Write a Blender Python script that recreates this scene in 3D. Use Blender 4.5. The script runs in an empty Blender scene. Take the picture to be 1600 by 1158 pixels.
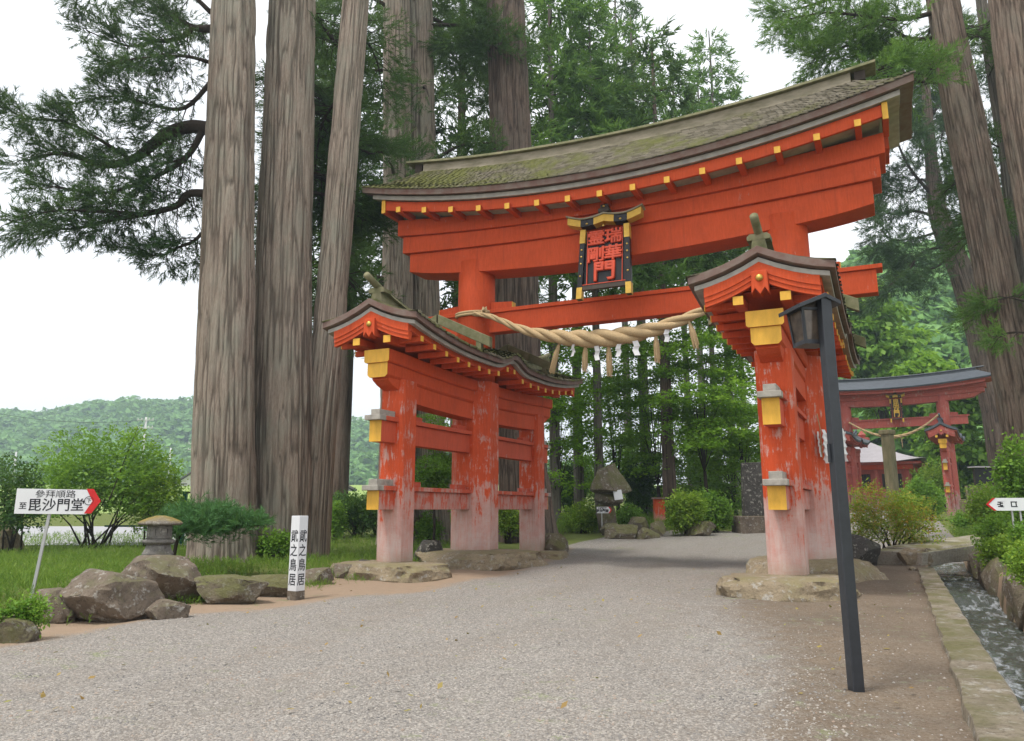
import bpy, bmesh, math, random
import numpy as np
from mathutils import Vector, Matrix, noise
rnd = random.Random(7)
rng = np.random.default_rng(11)
S = bpy.context.scene
COL = S.collection
R = math.radians
# ------------------------------------------------------------------ camera
CAM_H, F_PX, PCX, PCY = 1.2, 1236.7, 800.0, 534.0
PITCH, YAW = 0.20839, 0.44406
cam = bpy.data.cameras.new('camera')
cam.sensor_fit = 'HORIZONTAL'; cam.sensor_width = 36.0
cam.lens = F_PX / 1600 * 36; cam.shift_y = -45 / 1600
cam.clip_start = 0.05; cam.clip_end = 5000
camo = bpy.data.objects.new('camera', cam); COL.objects.link(camo)
camo.location = (0, 0, CAM_H); camo.rotation_euler = (math.pi / 2 + PITCH, 0, YAW)
S.camera = camo
# ------------------------------------------------------------------ sky, sun, exposure
SUN_EL, SUN_AZ = 68, 208          # degrees; azimuth clockwise from +Y
w = bpy.data.worlds.new('World'); S.world = w; w.use_nodes = True
nt = w.node_tree; nt.nodes.clear()
sky = nt.nodes.new('ShaderNodeTexSky'); sky.sky_type = 'NISHITA'; sky.sun_disc = False
sky.sun_elevation = R(SUN_EL); sky.sun_rotation = R(SUN_AZ); sky.dust_density = 4.0; sky.air_density = 1.0
tc = nt.nodes.new('ShaderNodeTexCoord')
cl = nt.nodes.new('ShaderNodeTexNoise'); cl.inputs['Scale'].default_value = 1.6; cl.inputs['Detail'].default_value = 5
mp = nt.nodes.new('ShaderNodeMapping'); mp.inputs['Scale'].default_value = (1, 1, 2.5)
nt.links.new(tc.outputs['Generated'], mp.inputs[0]); nt.links.new(mp.outputs[0], cl.inputs['Vector'])
cr = nt.nodes.new('ShaderNodeValToRGB')
cr.color_ramp.elements[0].position = 0.3; cr.color_ramp.elements[0].color = (0.86, 0.89, 0.95, 1)
cr.color_ramp.elements[1].position = 0.65; cr.color_ramp.elements[1].color = (1, 1, 1, 1)
nt.links.new(cl.outputs['Fac'], cr.inputs[0])
sc_ = nt.nodes.new('ShaderNodeVectorMath'); sc_.operation = 'SCALE'; sc_.inputs['Scale'].default_value = 7.0
nt.links.new(cr.outputs[0], sc_.inputs[0])
mx = nt.nodes.new('ShaderNodeMix'); mx.data_type = 'RGBA'; mx.inputs['Factor'].default_value = 0.9
nt.links.new(sky.outputs[0], mx.inputs[6]); nt.links.new(sc_.outputs[0], mx.inputs[7])
bg = nt.nodes.new('ShaderNodeBackground'); bg.inputs['Strength'].default_value = 0.1
nt.links.new(mx.outputs[2], bg.inputs[0])
wo = nt.nodes.new('ShaderNodeOutputWorld'); nt.links.new(bg.outputs[0], wo.inputs[0])
sun = bpy.data.lights.new('sun', 'SUN'); sun.energy = 1.5; sun.angle = R(12); sun.color = (1, 0.96, 0.9)
suno = bpy.data.objects.new('sun', sun); COL.objects.link(suno)
sd = Vector((math.sin(R(SUN_AZ)) * math.cos(R(SUN_EL)), math.cos(R(SUN_AZ)) * math.cos(R(SUN_EL)), math.sin(R(SUN_EL))))
suno.rotation_euler = sd.to_track_quat('Z', 'Y').to_euler()
S.view_settings.view_transform = 'Standard'; S.view_settings.look = 'None'
S.view_settings.exposure = 1.12; S.view_settings.gamma = 1.0; S.view_settings.use_curve_mapping = False
S.render.engine = 'CYCLES'
S.cycles.max_bounces = 6; S.cycles.diffuse_bounces = 2; S.cycles.glossy_bounces = 2
S.cycles.transmission_bounces = 4; S.cycles.transparent_max_bounces = 6; S.cycles.volume_bounces = 0

# ------------------------------------------------------------------ placing helpers
fh = np.array([-math.sin(YAW), math.cos(YAW), 0.0]); rt = np.array([math.cos(YAW), math.sin(YAW), 0.0])
up = np.array([0, 0, 1.0])
FW = fh * math.cos(PITCH) + up * math.sin(PITCH); UP = -fh * math.sin(PITCH) + up * math.cos(PITCH)
CP = np.array([0, 0, CAM_H])
def ray(px, py): return FW + rt * (px - PCX) / F_PX - UP * (py - PCY) / F_PX
def at(px, py, d):
    r = ray(px, py); return CP + r * (d / (r @ fh))
def terr(x, y):
    x = np.asarray(x, float); y = np.asarray(y, float)
    d = fh[0] * x + fh[1] * y
    t = d - 21.5
    z = 0.048 * np.where(t > 12, t, np.log1p(np.exp(np.clip(t, -30, 30) / 1.5)) * 1.5)
    z = np.where(d > 120, 4.73 + (d - 120) * 0.012, z)
    l = rt[0] * x + rt[1] * y
    lawn = 1 / (1 + np.exp((x + 9.1) / 0.22))
    z = z + 0.22 * lawn * (1 / (1 + np.exp((d - 19) / 3)))
    bank = 1 / (1 + np.exp(-(x - 1.75) / 0.18))
    z = z + bank * 0.3 / (1 + np.exp((y - 25) / 1.5))
    ch = np.clip(np.minimum((x - 0.53) / 0.05, (1.5 - x) / 0.12), 0, 1) * np.clip((27 - y) / 2, 0, 1)
    z = np.where(ch > 0, z * (1 - ch) + ch * (np.minimum(z, 0.25) - 0.95), z)
    return z
def gz(x, y): return float(terr(x, y))
def gp(px, py, dmax=400):
    d = 3.0
    while d < dmax:
        p = at(px, py, d)
        if p[2] <= gz(p[0], p[1]): return Vector((p[0], p[1], gz(p[0], p[1])))
        d += 0.05 if d < 60 else 1
    return Vector(at(px, py, dmax))
def gd(px, d):
    z = 0.0
    for _ in range(6):
        ax = d * math.cos(PITCH) + (z - CAM_H) * math.sin(PITCH)
        p = fh * d + rt * ((px - PCX) / F_PX * ax); z = gz(p[0], p[1])
    return Vector((p[0], p[1], z))
def hgt(py, d):            # height of a point at forward depth d seen at image row py
    return float(at(PCX, py, d)[2])

# ------------------------------------------------------------------ materials
MATS = {}
class NT:
    def __init__(s, name):
        s.m = bpy.data.materials.new(name); s.m.use_nodes = True; s.t = s.m.node_tree; s.t.nodes.clear()
        s.out = s.n('ShaderNodeOutputMaterial'); MATS[name] = s.m
    def n(s, typ, **kw):
        o = s.t.nodes.new(typ)
        for k, v in kw.items():
            if k.startswith('i_'): o.inputs[k[2:].replace('_', ' ')].default_value = v
            else: setattr(o, k, v)
        return o
    def l(s, a, b): s.t.links.new(a, b)
    def coords(s, scale=(1, 1, 1), src='Object'):
        c = s.n('ShaderNodeTexCoord'); m = s.n('ShaderNodeMapping'); m.inputs['Scale'].default_value = scale
        s.l(c.outputs[src], m.inputs[0]); return m.outputs[0]
    def noise(s, vec, scale, detail=4, rough=0.55, dist=0):
        o = s.n('ShaderNodeTexNoise'); o.inputs['Scale'].default_value = scale; o.inputs['Detail'].default_value = detail
        o.inputs['Roughness'].default_value = rough; o.inputs['Distortion'].default_value = dist
        s.l(vec, o.inputs['Vector']); return o.outputs['Fac']
    def ramp(s, fac, stops):
        o = s.n('ShaderNodeValToRGB'); e = o.color_ramp.elements
        while len(e) < len(stops): e.new(0.5)
        for x, (p, c) in zip(e, stops):
            x.position = p; x.color = c if len(c) == 4 else (*c, 1)
        s.l(fac, o.inputs[0]); return o.outputs[0]
    def mix(s, fac, a, b, bt='MIX'):
        o = s.n('ShaderNodeMix', data_type='RGBA', blend_type=bt)
        for v, k in ((fac, 0), (a, 6), (b, 7)):
            if isinstance(v, (int, float)): o.inputs[k].default_value = v
            elif isinstance(v, tuple): o.inputs[k].default_value = v if len(v) == 4 else (*v, 1)
            else: s.l(v, o.inputs[k])
        return o.outputs[2]
    def math(s, op, a, b=0.0, clamp=False):
        o = s.n('ShaderNodeMath', operation=op, use_clamp=clamp)
        for v, k in ((a, 0), (b, 1)):
            if isinstance(v, (int, float)): o.inputs[k].default_value = v
            else: s.l(v, o.inputs[k])
        return o.outputs[0]
    def bump(s, h, strength=0.3, dist=0.02):
        o = s.n('ShaderNodeBump'); o.inputs['Strength'].default_value = strength; o.inputs['Distance'].default_value = dist
        s.l(h, o.inputs['Height']); return o.outputs[0]
    def bsdf(s, col, rough=0.7, normal=None, metal=0, spec=0.3):
        b = s.n('ShaderNodeBsdfPrincipled')
        if isinstance(col, tuple): b.inputs['Base Color'].default_value = col if len(col) == 4 else (*col, 1)
        else: s.l(col, b.inputs['Base Color'])
        if isinstance(rough, (int, float)): b.inputs['Roughness'].default_value = rough
        else: s.l(rough, b.inputs['Roughness'])
        b.inputs['Metallic'].default_value = metal; b.inputs['Specular IOR Level'].default_value = spec
        if normal is not None: s.l(normal, b.inputs['Normal'])
        s.l(b.outputs[0], s.out.inputs['Surface']); return b
    def posz(s):
        g = s.n('ShaderNodeNewGeometry'); x = s.n('ShaderNodeSeparateXYZ'); s.l(g.outputs['Position'], x.inputs[0]); return x.outputs['Z'], g.outputs['Position']
    def island(s):
        g = s.n('ShaderNodeNewGeometry'); return g.outputs['Random Per Island']
def lin(r, g, b):
    f = lambda c: ((c / 255 + 0.055) / 1.055) ** 2.4 if c > 10 else c / 255 / 12.92
    return (f(r), f(g), f(b))

def m_paint(name, col, pale, base, wear=0.0, wz=1.5):
    t = NT(name); z, pos = t.posz()
    vs = t.n('ShaderNodeMapping'); vs.inputs['Scale'].default_value = (1, 1, 0.14); t.l(pos, vs.inputs[0])
    n1 = t.math('ADD', t.math('MULTIPLY', t.noise(vs.outputs[0], 17, 9, 0.78), 0.60), t.math('MULTIPLY', t.noise(pos, 3.2, 7, 0.68), 0.40)); n2 = t.noise(pos, 2.2, 5, 0.6); n3 = t.noise(vs.outputs[0], 40, 3)
    c = t.mix(t.math('MULTIPLY', n2, 0.6), col, tuple(x * 0.7 for x in col))
    c = t.mix(t.ramp(n3, [(0.35, (0, 0, 0)), (0.75, (0.35,) * 3)]), c, tuple(min(1, x * 1.35 + 0.02) for x in col))
    mr = t.n('ShaderNodeMapRange'); t.l(z, mr.inputs[0])
    mr.inputs[1].default_value = 0.2; mr.inputs[2].default_value = wz; mr.inputs[3].default_value = 0.33; mr.inputs[4].default_value = wear
    wfac = t.math('ADD', n1, mr.outputs[0])
    wf = t.ramp(wfac, [(0.605, (0, 0, 0)), (0.645, (0.60,) * 3), (0.85, (0.92,) * 3)])
    c = t.mix(wf, c, pale)
    mr2 = t.n('ShaderNodeMapRange'); t.l(z, mr2.inputs[0])
    mr2.inputs[1].default_value = 0.15; mr2.inputs[2].default_value = 0.5; mr2.inputs[3].default_value = 0.75; mr2.inputs[4].default_value = 0.0
    c = t.mix(t.math('MULTIPLY', mr2.outputs[0], t.math('MULTIPLY', n2, 1.5), True), c, base)
    h = t.math('ADD', t.math('MULTIPLY', n3, 0.5), t.math('MULTIPLY', wf, -0.4))
    gr = t.n('ShaderNodeMapping'); gr.inputs['Scale'].default_value = (0.9, 0.9, 7); t.l(pos, gr.inputs[0])
    st = t.noise(pos, 0.9, 9, 0.72); c = t.mix(t.ramp(st, [(0.45, (0, 0, 0)), (0.72, (0.42,) * 3)]), c, tuple(x * 0.5 for x in col))
    dr = t.n('ShaderNodeMapping'); dr.inputs['Scale'].default_value = (1, 1, 0.07); t.l(pos, dr.inputs[0]); dn = t.noise(dr.outputs[0], 7, 6, 0.7)
    c = t.mix(t.ramp(dn, [(0.56, (0, 0, 0)), (0.72, (0.4,) * 3)]), c, tuple(x * 0.42 + .01 for x in col))
    fk = t.noise(pos, 5.5, 10, 0.8); c = t.mix(t.ramp(fk, [(0.665, (0, 0, 0)), (0.70, (0.55,) * 3)]), c, pale)
    st2 = t.noise(gr.outputs[0], 6, 5, 0.7); c = t.mix(t.ramp(st2, [(0.55, (0, 0, 0)), (0.8, (0.35,) * 3)]), c, tuple(x * 0.8 + 0.06 for x in col))
    t.bsdf(c, 0.66, t.bump(h, 0.35, 0.012), spec=0.16)
RED = (0.60, 0.082, 0.022)
m_paint('red_paint', RED, (0.50, 0.36, 0.31), (0.25, 0.19, 0.09), 0.0)
m_paint('worn_red_paint', RED, (0.56, 0.46, 0.42), (0.25, 0.19, 0.09), 0.075, 1.9)
m_paint('rail_red_paint', (0.56, 0.09, 0.04), (0.50, 0.38, 0.34), (0.3, 0.22, 0.12), 0.0, 2.2)
m_paint('faded_red_paint', (0.47, 0.115, 0.09), (0.48, 0.35, 0.33), (0.3, 0.24, 0.18), 0.06, 2.4)
def m_simple(name, col, var=0.35, scale=6, rough=0.7, stretch=(1, 1, 1), bump=0.2, col2=None, metal=0, spec=0.3):
    t = NT(name); v = t.coords(stretch); n = t.noise(v, scale, 6, 0.62)
    c2 = col2 or tuple(x * (1 - var) for x in col)
    c = t.mix(t.ramp(n, [(0.3, (0, 0, 0)), (0.7, (1, 1, 1))]), col, c2)
    t.bsdf(c, rough, t.bump(n, bump, 0.01), metal, spec)
m_simple('yellow_paint', (0.84, 0.46, 0.058), 0.3, 7, 0.55, (1, 1, 0.3))
m_simple('white_board', (0.42, 0.39, 0.35), 0.35, 5, 0.8)
m_simple('brown_board', (0.15, 0.075, 0.058), 0.5, 5, 0.75, (1, 1, 1), col2=(0.20, 0.155, 0.13))
m_simple('grey_wood', (0.36, 0.31, 0.235), 0.4, 6, 0.85, (0.35, 1, 1), col2=(0.16, 0.145, 0.085))
m_simple('mossy_wood', (0.24, 0.215, 0.13), 0.4, 5, 0.9, (1, 1, 1), col2=(0.095, 0.105, 0.04))
m_simple('weathered_cap', (0.40, 0.37, 0.32), 0.4, 9, 0.9)
m_simple('black_lacquer', (0.012, 0.011, 0.012), 0.3, 8, 0.35)
m_simple('gold', (0.65, 0.42, 0.10), 0.25, 9, 0.38, metal=0.75)
m_simple('gold_leaf', (0.62, 0.38, 0.06), 0.3, 9, 0.5, metal=0.2)
m_simple('letter_red', (0.60, 0.07, 0.025), 0.25, 7, 0.5)
m_simple('rope_straw', (0.58, 0.42, 0.23), 0.4, 60, 0.9, (1, 1, 1), 0.6)
m_simple('paper', (0.80, 0.80, 0.80), 0.08, 5, 0.8, bump=0.02)
m_simple('sign_white', (0.78, 0.79, 0.80), 0.08, 4, 0.5, bump=0.02)
m_simple('marker_white', (0.72, 0.73, 0.74), 0.12, 4, 0.6, (1, 1, .4), bump=0.05)
m_simple('ink_black', (0.015, 0.015, 0.02), 0.2, 5, 0.6)
m_simple('sign_red', (0.65, 0.025, 0.025), 0.15, 5, 0.5)
m_simple('galvanised', (0.50, 0.51, 0.50), 0.2, 6, 0.5, metal=0.3)
m_simple('charcoal_metal', (0.030, 0.034, 0.042), 0.35, 14, 0.42, spec=0.5)
m_simple('copper_roof_grey', (0.10, 0.115, 0.135), 0.35, 3, 0.5, (1, 6, 1), spec=0.4)
m_simple('pale_metal_roof', (0.43, 0.40, 0.42), 0.15, 3, 0.55)
m_simple('dark_wood', (0.075, 0.058, 0.045), 0.4, 8, 0.8, (1, 1, .2))
m_simple('old_post_wood', (0.27, 0.22, 0.13), 0.45, 7, 0.85, (1, 1, .2), col2=(0.10, 0.10, 0.05))
m_simple('green_metal', (0.02, 0.16, 0.12), 0.3, 5, 0.5)
m_simple('concrete_pole', (0.55, 0.55, 0.54), 0.1, 2, 0.8)
m_simple('house_wall', (0.66, 0.64, 0.60), 0.15, 1, 0.8)
m_simple('house_roof', (0.16, 0.14, 0.145), 0.3, 2, 0.7)
m_simple('dark_gap', (0.02, 0.018, 0.018), 0.2, 3, 0.7)
m_simple('asphalt', (0.40, 0.40, 0.41), 0.2, 4, 0.85)
m_simple('wire', (0.05, 0.05, 0.055), 0.1, 3, 0.6)
def m_glass():
    t = NT('lantern_glass'); g = t.n('ShaderNodeBsdfGlossy'); g.inputs['Roughness'].default_value = 0.15; g.inputs['Color'].default_value = (0.6, 0.55, 0.5, 1)
    d = t.n('ShaderNodeBsdfDiffuse'); n = t.noise(t.coords(), 9, 4); t.l(t.ramp(n, [(0.3, (0.03, 0.024, 0.02)), (0.7, (0.14, 0.105, 0.08))]), d.inputs['Color'])
    a = t.n('ShaderNodeMixShader'); a.inputs[0].default_value = 0.12; t.l(d.outputs[0], a.inputs[1]); t.l(g.outputs[0], a.inputs[2])
    t.l(a.outputs[0], t.out.inputs['Surface'])
m_glass()
def m_shingle():
    t = NT('mossy_shingle'); g = t.n('ShaderNodeNewGeometry'); pos = g.outputs['Position']
    n = t.noise(pos, 1.3, 6, 0.65); n2 = t.noise(pos, 22, 4)
    c = t.mix(g.outputs['Random Per Island'], (0.075, 0.064, 0.049), (0.17, 0.148, 0.118))
    moss = t.mix(n2, (0.065, 0.075, 0.018), (0.165, 0.17, 0.045))
    xs_ = t.n('ShaderNodeSeparateXYZ'); t.l(pos, xs_.inputs[0]); gm = t.n('ShaderNodeMapRange'); t.l(xs_.outputs['X'], gm.inputs[0])
    gm.inputs[1].default_value = -10.0; gm.inputs[2].default_value = -2.0; gm.inputs[3].default_value = 0.09; gm.inputs[4].default_value = -0.07
    c = t.mix(t.ramp(t.math('ADD', n, gm.outputs[0]), [(0.42, (0.08,) * 3), (0.62, (0.85,) * 3)]), c, moss)
    t.bsdf(c, 0.92, t.bump(n2, 0.4, 0.015), spec=0.1)
m_shingle()
def m_rock(name, c1, c2, moss, amt):
    t = NT(name); v = t.coords(); g = t.n('ShaderNodeNewGeometry')
    n = t.noise(v, 3.2, 10, 0.68); n2 = t.noise(v, 9, 8, 0.72); n3 = t.noise(v, 1.7, 5, 0.6)
    c = t.mix(t.ramp(n, [(0.3, (0, 0, 0)), (0.7, (1, 1, 1))]), c1, c2)
    c = t.mix(t.ramp(n2, [(0.555, (0, 0, 0)), (0.60, (0.75,) * 3)]), c, (0.38, 0.36, 0.32))
    c = t.mix(t.ramp(t.noise(v, 26, 5, 0.7), [(0.35, (0.6,) * 3), (0.5, (0, 0, 0))]), c, tuple(x * .5 for x in c2))
    x = t.n('ShaderNodeSeparateXYZ'); t.l(g.outputs['Normal'], x.inputs[0])
    mf = t.math('ADD', t.math('MULTIPLY', x.outputs['Z'], 0.25), n3)
    c = t.mix(t.ramp(mf, [(0.62 - amt, (0, 0, 0)), (0.80 - amt, (0.8,) * 3)]), c, moss)
    h = t.math('ADD', n, t.math('MULTIPLY', n2, 0.5))
    t.bsdf(c, 0.9, t.bump(h, 1.0, 0.07), spec=0.2)
m_rock('brown_rock', (0.225, 0.18, 0.135), (0.115, 0.09, 0.07), (0.145, 0.14, 0.07), -0.04)
m_rock('mossy_rock', (0.21, 0.175, 0.125), (0.115, 0.095, 0.07), (0.135, 0.135, 0.05), 0.10)
m_rock('tan_stone', (0.33, 0.265, 0.175), (0.21, 0.165, 0.11), (0.23, 0.20, 0.10), -0.05)
m_rock('grey_stone', (0.25, 0.235, 0.21), (0.14, 0.13, 0.12), (0.13, 0.12, 0.06), -0.05)
m_rock('dark_stone', (0.10, 0.092, 0.082), (0.05, 0.045, 0.042), (0.07, 0.07, 0.045), 0.0)
m_rock('concrete_stone', (0.44, 0.40, 0.33), (0.30, 0.265, 0.21), (0.16, 0.15, 0.04), -0.02)
m_rock('lantern_cap', (0.25, 0.22, 0.18), (0.16, 0.14, 0.11), (0.26, 0.19, 0.03), 0.04)
m_rock('kerb_concrete', (0.30, 0.255, 0.19), (0.17, 0.14, 0.10), (0.115, 0.11, 0.04), -0.05)
def m_bark(name, a, b, lich, la):
    t = NT(name); v = t.coords((1, 1, 0.06)); v2 = t.coords((1, 1, 0.4))
    n = t.noise(v, 24, 8, 0.75, 0.5); n2 = t.noise(v2, 1.9, 7, 0.7); n3 = t.noise(t.coords((1, 1, 0.16)), 60, 5, 0.75)
    at_ = t.n('ShaderNodeAttribute'); at_.attribute_name = 'ridge'
    c = t.mix(t.ramp(n, [(0.40, (0, 0, 0)), (0.60, (1, 1, 1))]), a, b)
    c = t.mix(t.ramp(n3, [(0.3, (0, 0, 0)), (0.75, (0.5,) * 3)]), c, tuple(x * 1.45 for x in a))
    c = t.mix(t.ramp(n2, [(0.45, (0, 0, 0)), (0.66, (la,) * 3)]), c, lich)
    c = t.mix(t.ramp(at_.outputs['Fac'], [(0.10, (0.85,) * 3), (0.30, (0.45,) * 3), (0.5, (0, 0, 0))]), c, tuple(x * 0.35 for x in b))
    h = t.math('ADD', n, t.math('MULTIPLY', n3, 0.6))
    t.bsdf(c, 0.95, t.bump(h, 1.0, 0.06), spec=0.1)
m_bark('cedar_bark', (0.42, 0.345, 0.28), (0.205, 0.155, 0.12), (0.33, 0.34, 0.275), 0.6)
m_bark('dark_bark', (0.215, 0.158, 0.125), (0.075, 0.052, 0.042), (0.19, 0.18, 0.15), 0.4)
m_bark('umber_bark', (0.30, 0.225, 0.175), (0.115, 0.08, 0.062), (0.24, 0.235, 0.19), 0.45)
m_bark('grey_bark', (0.235, 0.205, 0.175), (0.13, 0.11, 0.09), (0.24, 0.24, 0.21), 0.4)
m_bark('limb_bark', (0.21, 0.165, 0.125), (0.115, 0.088, 0.068), (0.18, 0.17, 0.13), 0.3)
def m_leaf(name, cols, trans=0.35, rough=0.55):
    t = NT(name); i = t.island(); g = t.n('ShaderNodeNewGeometry')
    n = t.noise(g.outputs['Position'], 1.3, 4, 0.65)
    f = t.math('ADD', t.math('MULTIPLY', i, 0.38), t.math('MULTIPLY', n, 0.75))
    k = len(cols) - 1
    c = t.ramp(f, [(0.22 + 0.62 * j / k, cols[j]) for j in range(len(cols))])
    d = t.n('ShaderNodeBsdfPrincipled'); d.inputs['Roughness'].default_value = rough; d.inputs['Specular IOR Level'].default_value = 0.25
    t.l(c, d.inputs['Base Color'])
    tr = t.n('ShaderNodeBsdfTranslucent'); cc = t.mix(0.35, c, (0.30, 0.42, 0.06), 'MIX'); t.l(cc, tr.inputs['Color'])
    a = t.n('ShaderNodeMixShader'); a.inputs[0].default_value = trans
    t.l(d.outputs[0], a.inputs[1]); t.l(tr.outputs[0], a.inputs[2]); t.l(a.outputs[0], t.out.inputs['Surface'])
m_leaf('cedar_leaf', [(0.012, 0.032, 0.010), (0.038, 0.092, 0.024), (0.105, 0.205, 0.050)], 0.3)
m_leaf('bluish_cedar_leaf', [(0.012, 0.030, 0.013), (0.030, 0.074, 0.028), (0.070, 0.150, 0.046)], 0.25)
m_leaf('fresh_cedar_leaf', [(0.026, 0.070, 0.015), (0.09, 0.20, 0.038), (0.19, 0.34, 0.072)], 0.4)
m_leaf('maple_leaf', [(0.075, 0.19, 0.016), (0.175, 0.36, 0.026), (0.33, 0.54, 0.05)], 0.56)
m_leaf('dark_shrub_leaf', [(0.022, 0.065, 0.016), (0.05, 0.13, 0.026), (0.10, 0.21, 0.04)], 0.35, 0.4)
m_leaf('bush_leaf', [(0.065, 0.165, 0.020), (0.145, 0.30, 0.032), (0.27, 0.45, 0.06)], 0.45)
m_leaf('yellow_green_leaf', [(0.09, 0.19, 0.018), (0.21, 0.36, 0.032), (0.38, 0.50, 0.07)], 0.45)
m_leaf('autumn_leaf', [(0.08, 0.19, 0.020), (0.20, 0.33, 0.032), (0.36, 0.40, 0.045), (0.52, 0.16, 0.04)], 0.4)
m_leaf('pine_needle', [(0.025, 0.085, 0.025), (0.055, 0.155, 0.042), (0.10, 0.24, 0.07)], 0.2)
m_leaf('hill_leaf', [(0.06, 0.16, 0.04), (0.13, 0.28, 0.065), (0.22, 0.42, 0.10)], 0.3)
m_leaf('grass_blade', [(0.06, 0.13, 0.02), (0.13, 0.24, 0.03), (0.26, 0.36, 0.06)], 0.35)
m_leaf('fallen_leaf', [(0.16, 0.09, 0.03), (0.3, 0.2, 0.06), (0.2, 0.22, 0.05)], 0.1)
m_leaf('pebble', [(0.055, 0.055, 0.057), (0.165, 0.155, 0.145), (0.26, 0.24, 0.217), (0.335, 0.305, 0.268), (0.24, 0.17, 0.125)], 0.0, 0.85)
def m_ground():
    t = NT('ground_mix'); g = t.n('ShaderNodeNewGeometry'); pos = g.outputs['Position']
    def attr(nm):
        a = t.n('ShaderNodeAttribute'); a.attribute_name = nm; return a.outputs['Fac']
    n_l = t.noise(pos, 0.7, 5, 0.6); n_m = t.noise(pos, 5, 6, 0.65); n_s = t.noise(pos, 60, 3, 0.7)
    vo = t.n('ShaderNodeTexVoronoi'); vo.inputs['Scale'].default_value = 62; t.l(pos, vo.inputs['Vector'])
    vo2 = t.n('ShaderNodeTexVoronoi'); vo2.inputs['Scale'].default_value = 130; t.l(pos, vo2.inputs['Vector'])
    sx = t.n('ShaderNodeSeparateColor'); t.l(vo.outputs['Color'], sx.inputs[0])
    sx2 = t.n('ShaderNodeSeparateColor'); t.l(vo2.outputs['Color'], sx2.inputs[0])
    st = t.ramp(sx.outputs[0], [(0.0, (0.07, 0.068, 0.066)), (0.30, (0.22, 0.205, 0.19)), (0.75, (0.345, 0.32, 0.29)), (1.0, (0.58, 0.545, 0.49))])
    st2 = t.ramp(sx2.outputs[1], [(0.0, (0.12, 0.115, 0.11)), (0.5, (0.275, 0.255, 0.232)), (1.0, (0.45, 0.415, 0.37))])
    grav = t.mix(0.4, st, st2)
    grav = t.mix(t.ramp(vo.outputs['Distance'], [(0.35, (0, 0, 0)), (0.75, (0.45,) * 3)]), grav, (0.13, 0.115, 0.10))
    grav = t.mix(t.math('MULTIPLY', n_l, 0.25), grav, (0.28, 0.245, 0.20))
    tr_ = t.n('ShaderNodeMapping'); tr_.inputs['Scale'].default_value = (1.0, 0.22, 1); t.l(pos, tr_.inputs[0]); n_t = t.noise(tr_.outputs[0], 0.9, 6, 0.65)
    grav = t.mix(t.ramp(n_t, [(0.48, (0, 0, 0)), (0.68, (0.45,) * 3)]), grav, (0.21, 0.18, 0.147))
    dirt = t.mix(n_m, (0.33, 0.24, 0.16), (0.22, 0.15, 0.10)); dirt = t.mix(t.math('MULTIPLY', n_s, 0.5), dirt, (0.42, 0.33, 0.25))
    dark = t.mix(n_m, (0.175, 0.132, 0.092), (0.105, 0.078, 0.054)); dark = t.mix(t.math('MULTIPLY', sx.outputs[0], 0.45), dark, (0.30, 0.25, 0.195)); dark = t.mix(t.ramp(n_l, [(.45, (0, 0, 0)), (.65, (.5,) * 3)]), dark, (0.10, 0.075, 0.055))
    gras = t.mix(n_m, (0.085, 0.14, 0.025), (0.16, 0.19, 0.045)); gras = t.mix(t.math('MULTIPLY', n_s, 0.4), gras, (0.13, 0.10, 0.05))
    fiel = t.mix(n_l, (0.20, 0.30, 0.075), (0.30, 0.38, 0.12))
    def edge(a, w=0.35):
        e = t.math('ADD', a, t.math('ADD', t.math('MULTIPLY', t.math('SUBTRACT', t.math('ADD', t.math('MULTIPLY', n_m, 0.6), t.math('MULTIPLY', n_l, 0.4)), 0.5), 2.0), t.math('MULTIPLY', t.math('SUBTRACT', n_s, 0.5), 0.5))); return t.ramp(e, [(0.5 - w, (0, 0, 0)), (0.5 + w, (1, 1, 1))])
    c = t.mix(edge(attr('dark')), dirt, dark)
    c = t.mix(edge(attr('grav'), 0.4), c, grav); c = t.mix(edge(attr('gras')), c, gras); c = t.mix(edge(attr('fiel')), c, fiel)
    h = t.math('ADD', t.math('MULTIPLY', vo.outputs['Distance'], -0.6), t.math('ADD', t.math('MULTIPLY', vo2.outputs['Distance'], -0.4), n_m))
    t.bsdf(c, 0.95, t.bump(h, 0.65, 0.025), spec=0.15)
m_ground()
def m_water():
    t = NT('stream_water'); v = t.coords((2.2, 0.8, 1)); n = t.noise(v, 5, 6, 0.6, 0.6); n2 = t.noise(t.coords((1, 0.35, 1)), 3.0, 5, 0.65)
    foam_glint = t.ramp(t.math('ADD', t.math('MULTIPLY', n, 0.6), t.math('MULTIPLY', n2, 0.5)), [(0.55, (0, 0, 0)), (0.70, (0.75,) * 3)])  # white water, plus sky reflection on the ripples painted into the colour
    c = t.mix(foam_glint, (0.05, 0.058, 0.045), (0.62, 0.66, 0.72))
    b = t.bsdf(c, 0.10, t.bump(n, 0.9, 0.10), spec=0.8)
m_water()
M = MATS

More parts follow.
